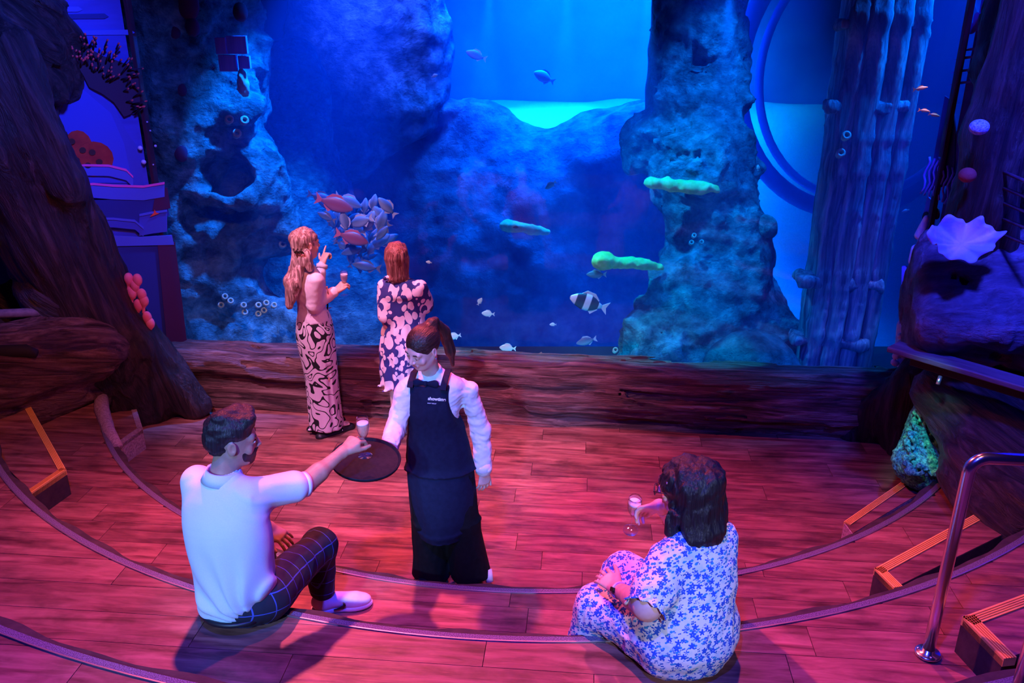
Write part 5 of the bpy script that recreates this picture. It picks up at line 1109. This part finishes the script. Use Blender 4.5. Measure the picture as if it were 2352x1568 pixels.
# ---- the tray
tr = thing('serving_tray', TCn, 'round black serving tray held out by the waitress under the man\'s glass', 'tray')
TRM = pm('black_rubber_tray', (.006, .008, .016), (.012, .012, .02), 50, spec=.08, rough=.6, bump=.1, dist=.002)
lathe('tray_top', [(0, 0), (.158, 0), (.164, .002), (.168, .012), (.173, .014), (.175, .010), (.171, -.004), (.160, -.008), (0, -.008)], TCn, TRM, tr, 56, axes(tn))

# ---------------------------------------------------------------- 3 long-haired woman pointing
base = V(-1.52, 6.12, 0); wa = thing('person', base, 'long-haired woman in a white jacket and squiggle-print trousers pointing at the fish', 'person')
N = W(704, 618, 6.12); rgt = nrm(V(.62, -.78, 0)); fwd = nrm(V(.78, .62, 0)); hc = W(702, 560, 6.12); fw = nrm(V(.78, .62, -.02))
shR = N+rgt*.155+V(0, 0, -.05); shL = N-rgt*.155+V(0, 0, -.05); elR = W(722, 702, 6.02); wrR = W(770, 668, 6.20); elL = W(733, 652, 6.36); wrL = W(741, 603, 6.44)
pel = W(722, 742, 6.15); hipR = pel+rgt*.09; hipL = pel-rgt*.09
hp, L_, R_ = head_prims(hc, fw, V(0, 0, 1), 1.0)
gcA = W(791, 672, 6.22); gtop = W(790, 620, 6.22); gup = nrm(gtop-gcA)
hd = nrm(gcA+gup*.085-wrR+V(-.0, -.02, 0)); h1, _ = hand_prims(wrR, hd, nrm(V(0, -.5, 1)), 1, (40, 48, 35), .95, thumb=(.5, .8, .1))
hdL = nrm(W(752, 583, 6.50)-wrL+V(0, .0, .02)); h2, _ = hand_prims(wrL, hdL, nrm(V(-.6, -.6, .8)), -1, (60, 70, 50), .98, index=(-4, 2, 2), thumb=(.95, .5, 0))
bp = hp+[U(Cone(hc+V(-.01, -.01, -.07), N, .047, .052), .03), U(Ecap(pel, N+V(0, 0, -.10), (.10, .06), (.12, .07), rgt), .05), U(Cone(shR, elR, .042, .036), .03), U(Cone(elR, wrR, .036, .024), .02), U(Cone(shL, elL, .042, .036), .03), U(Cone(elL, wrL, .036, .023), .02)]+h1+h2
kR = pel+rgt*.08+V(.02, -.02, -.42); kL = pel-rgt*.08+V(.02, 0, -.42); aR_ = V(kR[0]-.01, kR[1], .09); aL_ = V(kL[0], kL[1], .09)
bp += [U(Cone(hipR, kR, .05, .05), .02), U(Cone(kR, aR_, .05, .035), .03), U(Cone(hipL, kL, .05, .05), .02), U(Cone(kL, aL_, .05, .035), .03)]
body('body', bp, SKL, wa, hc, [(wrR+hd*.07, .11), (wrL+hdL*.08, .13)], h=.011, hs=.006, hh=.004)
face_bits(L_, R_, 1.0, wa)
def strands(c, R, amp, fx=60, fz=6): return lambda p: -amp*fbm(((p-c)@R)*V(fx, fx, fz), 3)
hb_ = [U(Ell(L_(0, -.018, .036), (.083, .104, .090), R_)), U(Ell(L_(0, -.045, -.03), (.070, .060, .09), R_), .03), S(Ell(L_(0, .125, -.03), (.085, .070, .11), R_), .012)]
back = N-fwd*.11
hb_ += [U(Ecap(W(690, 590, 6.05), W(672, 650, 6.02), (.075, .05), (.085, .05), rgt), .04), U(Ecap(W(672, 650, 6.02), W(664, 700, 6.0), (.085, .05), (.045, .03), rgt), .04), U(Cone(W(706, 585, 6.04), W(712, 615, 6.03), .035, .03), .03)]
clay('hair', hb_, H_BLOND, wa, .0075, frame=(hc, np.eye(3)), disp=lambda p: -.010*fbm(p*V(30, 30, 6)+np.sin(p[:, 2:3]*40)*.25, 3), band=.03)
hcl = W(684, 575, 6.0)
for k in range(5): tube('hair_clip', [hcl+V(-.03+.014*k, .0, .012*(-1)**k), hcl+V(-.02+.014*k, -.02, -.006*(-1)**k), hcl+V(-.01+.014*k, -.015, -.02)], .006, EYED, wa, 8)
jk = [U(trunk_loft(pel, N, rgt, [(.12, .140, .112)]+FEM[2:], .006, end=.01)), U(Cone(shR, elR, .055, .050), .04), U(Cone(elR, wrR-nrm(wrR-elR)*.02, .050, .040), .02), U(Cone(shL, elL, .055, .050), .04), U(Cone(elL, wrL-nrm(wrL-elL)*.02, .048, .034), .02)]
clay('jacket', jk, PINKW, wa, .008, disp=folds(.004, (10, 10, 8), 12), band=.02)
tube('jacket_piping', [N+fwd*.02+rgt*.07+V(0, 0, .005), N+fwd*.085+rgt*.06+V(0, 0, -.06), N+fwd*.118+rgt*.055+V(0, 0, -.16), N+fwd*.118+rgt*.06+V(0, 0, -.30), N+fwd*.10+rgt*.06+V(0, 0, -.36)], .006, BLACKC, wa, 8)
tube('pocket_trim', [N+fwd*.105+rgt*.10+V(0, 0, -.13), N+fwd*.110+rgt*.10+V(0, 0, -.17), N+fwd*.105+rgt*.11+V(0, 0, -.20)], .006, pm('beaded_trim', (.35, .12, .14), (.7, .6, .6), 90, rough=.5), wa, 8)
cuff('cuff', wrL-nrm(wrL-elL)*.03, nrm(wrL-elL), .032, .03, PINKW, wa, .012)
def squiggle_mat():
    m, nt, bs = new_mat('black_squiggle_print'); setin(bs, Roughness=.8); vec = coords(nt, (1, 1, 1)); n = noise_node(nt, vec, 6.0, 0, .5, 1.5)
    f_ = mathn(nt, 'FRACT', mathn(nt, 'MULTIPLY', n.outputs[0], 5.0)); k_ = mathn(nt, 'LESS_THAN', mathn(nt, 'ABSOLUTE', mathn(nt, 'SUBTRACT', f_, .5)), .13)
    nt.links.new(mixc(nt, k_, (.80, .72, .74), (.008, .008, .012)), bs.inputs['Base Color'])
    sp2 = nt.nodes.new('ShaderNodeSeparateXYZ'); nt.links.new(vec, sp2.inputs[0]); wv = mathn(nt, 'SINE', mathn(nt, 'MULTIPLY', sp2.outputs['X'], 700)); bumpn(nt, bs, wv, .25, .003); return m
SQ = squiggle_mat()
mid = (kR+kL)/2
clay('trousers', [U(Loft([pel+V(0, 0, .11), pel+V(0, 0, .0), pel+V(0, 0, -.14), mid, V(mid[0], mid[1], .30), V(mid[0]+.005, mid[1], .052)], [(.128, .105), (.155, .13), (.165, .14), (.148, .125), (.146, .125), (.158, .135)], rgt, end=.004)),
      S(Cone(mid+rgt*.155+V(0, 0, .1), V(mid[0], mid[1], .05)+rgt*.165, .008), .03), S(Cone(mid+fwd*.15+V(0, 0, .2), mid+fwd*.16+V(0, 0, -.5), .02), .03)], SQ, wa, .009, disp=folds(.004, (12, 12, 1.2), 15), band=.03)
for q in (1, -1):
    b_ = V(mid[0], mid[1], 0)+rgt*q*.08+fwd*.04
    s_ = clay('sandal', [U(Cone(b_-fwd*.13, b_+fwd*.13, .042, .046, w=V(0, 0, 1), sw=.95)), I(Half(V(0, 0, .045), V(0, 0, 1))), I(Half(V(0, 0, .002), V(0, 0, -1)))], SHOEK, wa, .006)
    ft = [U(Cone(b_-fwd*.05+V(0, 0, .06), b_+fwd*.08+V(0, 0, .055), .032, .022))]+[U(Cone(b_+fwd*.08+rgt*k*.013+V(0, 0, .052), b_+fwd*(.125-abs(k)*.006)+rgt*k*.014+V(0, 0, .052), .008), .004) for k in (-2, -1, 0, 1, 2)]
    clay('foot', ft, SKL, wa, .005); tube('sandal_strap', [b_+fwd*.05+rgt*.045+V(0, 0, .04), b_+fwd*.055+V(0, 0, .083), b_+fwd*.05-rgt*.045+V(0, 0, .04)], .008, SHOEK, s_, 8)
wine_glass(gcA-gup*.02, gup, 'glass of sparkling wine held by the long-haired woman in the white jacket', .95)

# ---------------------------------------------------------------- 4 woman in the leaf-print dress
base = V(-.86, 6.0, 0); wb = thing('person', base, 'woman with auburn bob in a navy and white leaf-print dress, back to the camera', 'person')
N = W(922, 640, 6.02); rgt = nrm(V(1, -.05, 0)); fwd = nrm(V(.05, 1, 0)); hc = W(911, 592, 6.05); fw = nrm(V(-.25, .95, -.1))
shR = N+rgt*.135+V(0, 0, -.06); shL = N-rgt*.130+V(0, 0, -.06); elR = W(976, 708, 6.12); elL = W(893, 742, 6.0); wrR = elR+V(-.03, .20, .10); wrL = elL+V(.08, .2, .08)
hp, L_, R_ = head_prims(hc, fw, V(0, 0, 1), 1.0); pel = W(926, 765, 6.05)
h1, _ = hand_prims(wrR, nrm(V(-.5, .6, .2)), V(0, 0, 1), -1, s=.9); h2, _ = hand_prims(wrL, nrm(V(.6, .6, .2)), V(0, 0, 1), 1, s=.9)
bp = hp+[U(Cone(hc+V(.01, -.01, -.07), N, .047, .052), .03), U(Ecap(pel, N+V(0, 0, -.10), (.14, .10), (.14, .08), rgt), .05), U(Cone(shR, elR, .045, .040), .03), U(Cone(elR, wrR, .040, .026), .02), U(Cone(shL, elL, .045, .045), .03), U(Cone(elL, wrL, .042, .026), .02)]+h1+h2
for q in (1, -1): bp += [U(Cone(pel+rgt*q*.09, pel+rgt*q*.08+V(0, 0, -.42), .08, .055), .04), U(Cone(pel+rgt*q*.08+V(0, 0, -.42), V(pel[0]+rgt[0]*q*.08, pel[1], .08), .055, .036), .03)]
body('body', bp, SKL, wb, hc, [(wrR, .09)], h=.011, hs=.007, hh=.006)
face_bits(L_, R_, 1.0, wb)
clay('hair', [U(Ell(L_(0, -.014, .034), (.088, .106, .092), R_)), U(Ecap(L_(0, -.03, .0), L_(.0, -.03, -.135), (.092, .085), (.082, .062), R_[:, 0], end=.02), .03), U(Ell(L_(0, -.05, -.15), (.075, .04, .03), R_), .03), S(Ell(L_(0, .13, -.04), (.07, .075, .12), R_), .012)], H_RED, wb, .0065, frame=(hc, np.eye(3)), disp=lambda p: -.007*fbm(p*V(42, 42, 5), 3), band=.03)
def petal_mat():
    m, nt, bs = new_mat('leaf_print_fabric'); setin(bs, Roughness=.8); vec = coords(nt, (1, .8, .75)); ns = noise_node(nt, vec, 7, 1); vm = nt.nodes.new('ShaderNodeVectorMath'); vm.operation = 'SCALE'; vm.inputs['Scale'].default_value = .06
    nt.links.new(ns.outputs['Color'], vm.inputs[0]); va = nt.nodes.new('ShaderNodeVectorMath'); nt.links.new(vec, va.inputs[0]); nt.links.new(vm.outputs[0], va.inputs[1])
    def vor(off, sc_, thr):
        o_ = nt.nodes.new('ShaderNodeVectorMath'); nt.links.new(va.outputs[0], o_.inputs[0]); o_.inputs[1].default_value = off; v_ = nt.nodes.new('ShaderNodeTexVoronoi'); v_.inputs['Scale'].default_value = sc_; v_.inputs['Randomness'].default_value = .9; nt.links.new(o_.outputs[0], v_.inputs['Vector'])
        return mathn(nt, 'LESS_THAN', v_.outputs['Distance'], thr)
    a_ = vor((0, 0, 0), 13, .52); c_ = vor((.030, .018, .014), 13, .36); d_2 = vor((.3, .2, .1), 20, .42)
    f_ = mathn(nt, 'MAXIMUM', mathn(nt, 'MULTIPLY', a_, mathn(nt, 'SUBTRACT', 1.0, c_)), d_2)
    nt.links.new(mixc(nt, f_, (.03, .04, .22), (.85, .76, .80)), bs.inputs['Base Color']); return m
PET = petal_mat(); wst = W(928, 715, 6.05)
dr = [U(Loft([V(wst[0], wst[1], .46), V(wst[0], wst[1], .80), wst+V(0, 0, -.03), wst+V(0, 0, .10), N+V(0, 0, -.11), N+V(0, 0, -.045), N+V(0, 0, -.005)], [(.205, .175), (.190, .165), (.145, .118), (.150, .112), (.158, .096), (.130, .075), (.082, .060)], rgt, end=.01)),
      U(Cone(shR, shR+(elR-shR)*.80, .056, .078), .04), U(Cone(shL, shL+(elL-shL)*.76, .056, .080), .04), I(Half(V(0, 0, .455), V(0, 0, -1)))]
clay('dress', dr, PET, wb, .009, disp=lambda p: -.009*np.sin(np.arctan2(p[:, 1]-wst[1], p[:, 0]-wst[0])*12)*np.clip((wst[2]-p[:, 2])*3, 0, 1)-.004*fbm(p*12, 2), band=.04)
for q in (1, -1):
    a_ = V(pel[0]+rgt[0]*q*.08, pel[1], .08); sneaker(a_, fwd, 0, parent=wb, mat=SHOEK, s=.92)
cuff('sleeve_cuff', shL+(elL-shL)*.82, nrm(elL-shL), .062, .03, PET, wb, .012); cuff('sleeve_cuff', shR+(elR-shR)*.85, nrm(elR-shR), .060, .03, PET, wb, .012)
tube('neck_bow', [N+V(-.12, -.03, .01), N+V(-.09, -.05, .03), N+V(-.05, -.04, .01)], .014, PET, wb, 8)

# ---------------------------------------------------------------- 5 seated woman in the floral dress
base = V(.66, 2.85, .68); wc = thing('person', base, 'dark-haired woman in glasses and a blue floral dress seated on the step', 'person')
N = W(1606, 1222, 2.88); rgt = nrm(V(.80, .58, 0)); fwd = nrm(V(-.58, .80, 0)); hc = W(1572, 1118, 2.95); fw = nrm(V(-.90, .40, -.12))
shR = N+rgt*.135+V(0, 0, -.075); shL = N-rgt*.175+V(0, 0, -.06); elL = W(1486, 1390, 2.63); wrL = W(1416, 1352, 2.87)
elR = V(.77, 3.20, 1.0); wrR = W(1515, 1160, 3.12); pel = W(1575, 1440, 2.82); pel[2] = .82
hipL = pel-rgt*.10; hipR = pel+rgt*.10; knL = W(1372, 1392, 3.02); knR = W(1432, 1318, 3.20); anL = V(knL[0]-.02, knL[1]+.06, .42); anR = V(knR[0]-.02, knR[1]+.06, .42)
hp, L_, R_ = head_prims(hc, fw, V(0, 0, 1), 1.0)
gcC = W(1448, 1217, 3.22); gtp = W(1462, 1130, 3.16); gup = nrm(gtp-gcC)
hd = nrm(gcC+gup*.125-wrR); h1, _ = hand_prims(wrR+hd*.01, hd, nrm(V(.3, .5, 1)), 1, (30, 40, 32), .98, thumb=(.35, .95, -.25), tcurl=12)
hdL = nrm(W(1380, 1318, 2.97)-wrL); h2, _ = hand_prims(wrL, hdL, nrm(V(-.25, -.55, 1)), 1, (14, 16, 12), 1.0, thumb=(.6, .8, 0), spread=6)
bp = hp+[U(Cone(hc+V(.02, -.01, -.07), N, .052, .058), .03), U(Ecap(pel, N+V(0, 0, -.10), (.17, .13), (.15, .10), rgt), .05), U(Cone(shR, elR, .055, .048), .03), U(Cone(elR, wrR, .046, .027), .02), U(Cone(shL, elL, .055, .054), .03), U(Cone(elL, elL+(wrL-elL)*.4, .054, .048), .02), U(Cone(elL, wrL, .052, .028), .02)]+h1+h2
bp += [U(Cone(hipR, knR, .08, .06), .03), U(Cone(knR, anR, .055, .038), .02), U(Cone(hipL, knL, .08, .06), .03), U(Cone(knL, anL, .055, .038), .02)]
body('body', bp, SKL, wc, hc, [(wrR+hd*.07, .12), (wrL+hdL*.07, .12)], h=.009, hs=.005)
face_bits(L_, R_, 1.0, wc)
hcen = hc+V(.02, -.02, 0)
hv = [U(Ell(L_(0, -.030, .036), (.106, .126, .098), R_)), U(Ecap(L_(.0, -.045, .03), L_(.0, -.066, -.150), (.116, .104), (.148, .100), R_[:, 0], end=.05), .05), U(Ell(L_(-.03, -.07, -.19), (.115, .07, .06), R_), .05), U(Ell(L_(.06, -.055, -.18), (.08, .06, .06), R_), .05),
      U(Cone(L_(-.10, .02, -.06), L_(-.115, .03, -.14), .030, .026), .04), U(Cone(L_(.10, .02, -.06), L_(.115, .03, -.14), .030, .026), .04), S(Ell(L_(0, .140, -.05), (.074, .085, .15), R_), .015)]
clay('hair', hv, H_DARK, wc, .006, frame=(hc, np.eye(3)), disp=lambda p: -.010*fbm(((p-hc)@R_)*V(26, 26, 5)+np.sin(((p-hc)@R_)[:, 2:3]*22)*.5, 3)-.003*fbm(p*V(90, 90, 10), 2), band=.04)
for k in range(3): lathe('hair_clip', [(0, .004), (.004, .003), (.005, 0), (0, -.002)], L_(-.088+.003*k, .045-.012*k, .060-.008*k), GOLD, wc, 10, axes(R_@V(-1, 0, .3)))
# spectacles
SPEC = pm('dark_spectacle_frame', (.03, .012, .02), rough=.3)
gl = tube('glasses', [L_(-.082, .0, .006), L_(-.078, .06, .006), L_(-.068, .108, .004)], .0025, SPEC, wc, 8)
tube('temple', [L_(.082, .0, .006), L_(.078, .06, .006), L_(.068, .108, .004)], .0025, SPEC, gl, 8)
for q in (-1, 1):
    tube('rim', [L_(q*.036+.028*math.cos(a), .112-.006*abs(math.cos(a)), -.004+.021*math.sin(a)) for a in np.linspace(0, 2*np.pi, 20)], .0022, SPEC, gl, 6)
    lathe('lens', [(0, 0), (.9, 0)], L_(q*.036, .110, -.004), GLASS, gl, 4) if False else None
tube('bridge', [L_(-.010, .112, 0), L_(.010, .112, 0)], .0022, SPEC, gl, 6)
def floral_mat():
    m, nt, bs = new_mat('blue_floral_fabric'); setin(bs, Roughness=.85)
    vec = coords(nt)
    def layer(scale, thr, off, petal=True, rnd_=1.0, amp=.10, n_=5):
        mp = nt.nodes.new('ShaderNodeMapping'); mp.inputs['Location'].default_value = off; mp.inputs['Rotation'].default_value = (.4, .3, off[0]); nt.links.new(vec, mp.inputs[0])
        v_ = nt.nodes.new('ShaderNodeTexVoronoi'); v_.inputs['Scale'].default_value = scale; v_.inputs['Randomness'].default_value = rnd_; nt.links.new(mp.outputs[0], v_.inputs['Vector'])
        if not petal: return mathn(nt, 'LESS_THAN', v_.outputs['Distance'], thr), v_
        sb = nt.nodes.new('ShaderNodeVectorMath'); sb.operation = 'SUBTRACT'; nt.links.new(mp.outputs[0], sb.inputs[0]); nt.links.new(v_.outputs['Position'], sb.inputs[1]); sx = nt.nodes.new('ShaderNodeSeparateXYZ'); nt.links.new(sb.outputs[0], sx.inputs[0])
        an = mathn(nt, 'ARCTAN2', sx.outputs['Z'], sx.outputs['X']); c_ = mathn(nt, 'COSINE', mathn(nt, 'MULTIPLY', an, float(n_))); lim = mathn(nt, 'ADD', mathn(nt, 'MULTIPLY', c_, amp), thr)
        return mathn(nt, 'LESS_THAN', v_.outputs['Distance'], lim), v_
    f1, v1 = layer(33, .38, (0, 0, 0), amp=.11); f2, v2 = layer(56, .29, (3.1, 1, 2), amp=.10, n_=2); f3, v3 = layer(40, .29, (7, 2, 5), amp=.14, n_=2); ctr = mathn(nt, 'LESS_THAN', v1.outputs['Distance'], .10)
    bg = noise_node(nt, vec, 18, 2); base_ = ramp(nt, bg.outputs[0], [(.50, (.86, .83, .82)), (.66, (.58, .72, .88))])
    c = mixc(nt, f2, base_, (.05, .16, .50)); c = mixc(nt, f3, c, (.03, .30, .62)); c = mixc(nt, f1, c, (.02, .10, .62)); c = mixc(nt, ctr, c, (.30, .42, .80))
    nt.links.new(c, bs.inputs['Base Color']); bumpn(nt, bs, noise_node(nt, vec, 300, 2).outputs[0], .1, .002); return m
FLO = floral_mat()
ds = [U(Loft([pel+V(-.02, -.03, -.10), pel+V(-.01, -.02, -.02), pel+V(.0, 0, .14), pel+(N-pel)*.62, pel+(N-pel)*.80, pel+(N-pel)*.92, N, N+V(0, 0, .03)], [(.20, .17), (.235, .19), (.205, .165), (.195, .150), (.185, .125), (.158, .10), (.105, .08), (.07, .065)], rgt, end=.05)),
      U(Cone(shL, shL+(elL-shL)*.66, .072, .088), .05), U(Cone(shR, elR, .068, .085), .05),
      U(Cone(hipL+V(0, 0, -.01), knL, .135, .088), .06), U(Cone(hipR+V(0, 0, -.01), knR, .135, .088), .06), U(Cone(knL, V(knL[0]-.02, knL[1]+.02, .44), .090, .125), .05), U(Cone(knR, V(knR[0]-.02, knR[1]+.03, .44), .090, .12), .05), U(Cone((knL+knR)/2+V(0, 0, -.04), (knL+knR)/2+V(0, 0, -.34), .085, .11), .05),
      S(Box(V(.7, 2.3, .58), (.9, .60, .10), None, .01), .0)]
ds[-1] = S(Box(V(.7, 2.26, .58), (.9, .64, .10), None, .01), .0)
clay('dress', ds, FLO, wc, .0075, disp=folds(.006, (9, 9, 7), 21), band=.03)
eL = nrm(elL-shL); cs = []
c0 = shL+(elL-shL)*.74+eL*.045; RA = axes(eL)
for t_ in np.linspace(0, 2*np.pi, 60):
    wv = .006*math.sin(t_*11); cs.append(np.array([c0+RA@V(r*math.cos(t_), r*math.sin(t_), z+wv) for r, z in ((.060, -.035), (.078, -.022), (.070+wv*.8, .006), (.084+wv, .024), (.078+wv, .026), (.062, .006))]))
v, f = rings(cs, cap=False); mk('sleeve_frill', v, f, FLO, wc)
wd = nrm(wrL-elL); cuff('watch_strap', wrL-wd*.03, wd, .031, .018, pm('pale_strap', (.7, .6, .72), rough=.5), wc, .005)
box('watch_face', wrL-wd*.03-nrm(np.cross(wd, V(0, 0, 1)))*-.0+V(-.030, -.012, .014), (.012, .020, .034), EYED, wc, axes(wd, V(-1, -.2, .5)), .004)
cuff('bracelet', wrR-nrm(wrR-elR)*.04, nrm(wrR-elR), .028, .006, GOLD, wc, .003)
for a_ in (anL, anR): sneaker(a_*V(1, 1, 0)+V(0, 0, .42), fwd, .34, parent=wc, mat=SHOEK, s=.92)
wine_glass(gcC, gup, 'glass of sparkling wine held out by the seated woman in the floral dress')
# lettering, placed on the front of the bib
dg = bpy.context.evaluated_depsgraph_get(); dg.update()
apo = [o for o in bpy.data.objects if o.name == 'apron'][0]
def onbib(px, py):
    r = nrm(ray(px, py)); Mi = world_of(wt)@apo.matrix_basis; o_ = Mi.inverted()@Vector((0, 0, H)); d2 = (Mi.inverted().to_3x3()@Vector(r)).normalized()
    ok, loc, nn, _ = apo.ray_cast(o_, d2); return np.array(Mi@loc) if ok else W(px, py, 4.05)
A, B = onbib(983, 917), onbib(1024, 920); xd = nrm(B-A); C_ = onbib(1000, 900); nd = nrm(np.cross(xd, C_-onbib(1000, 935)))
yd = np.cross(nd, xd); wdt = np.linalg.norm(B-A); TRb = np.stack([xd, yd, nd], 1)
text('showtime', wdt/3.95, A+nd*.009, LET, wt, 'lettering', TRb, .0009)
text('EVENT GROUP', wdt/13.5, onbib(982, 925)+nd*.009-yd*.001, LET, wt, 'small_lettering', TRb, .0001)
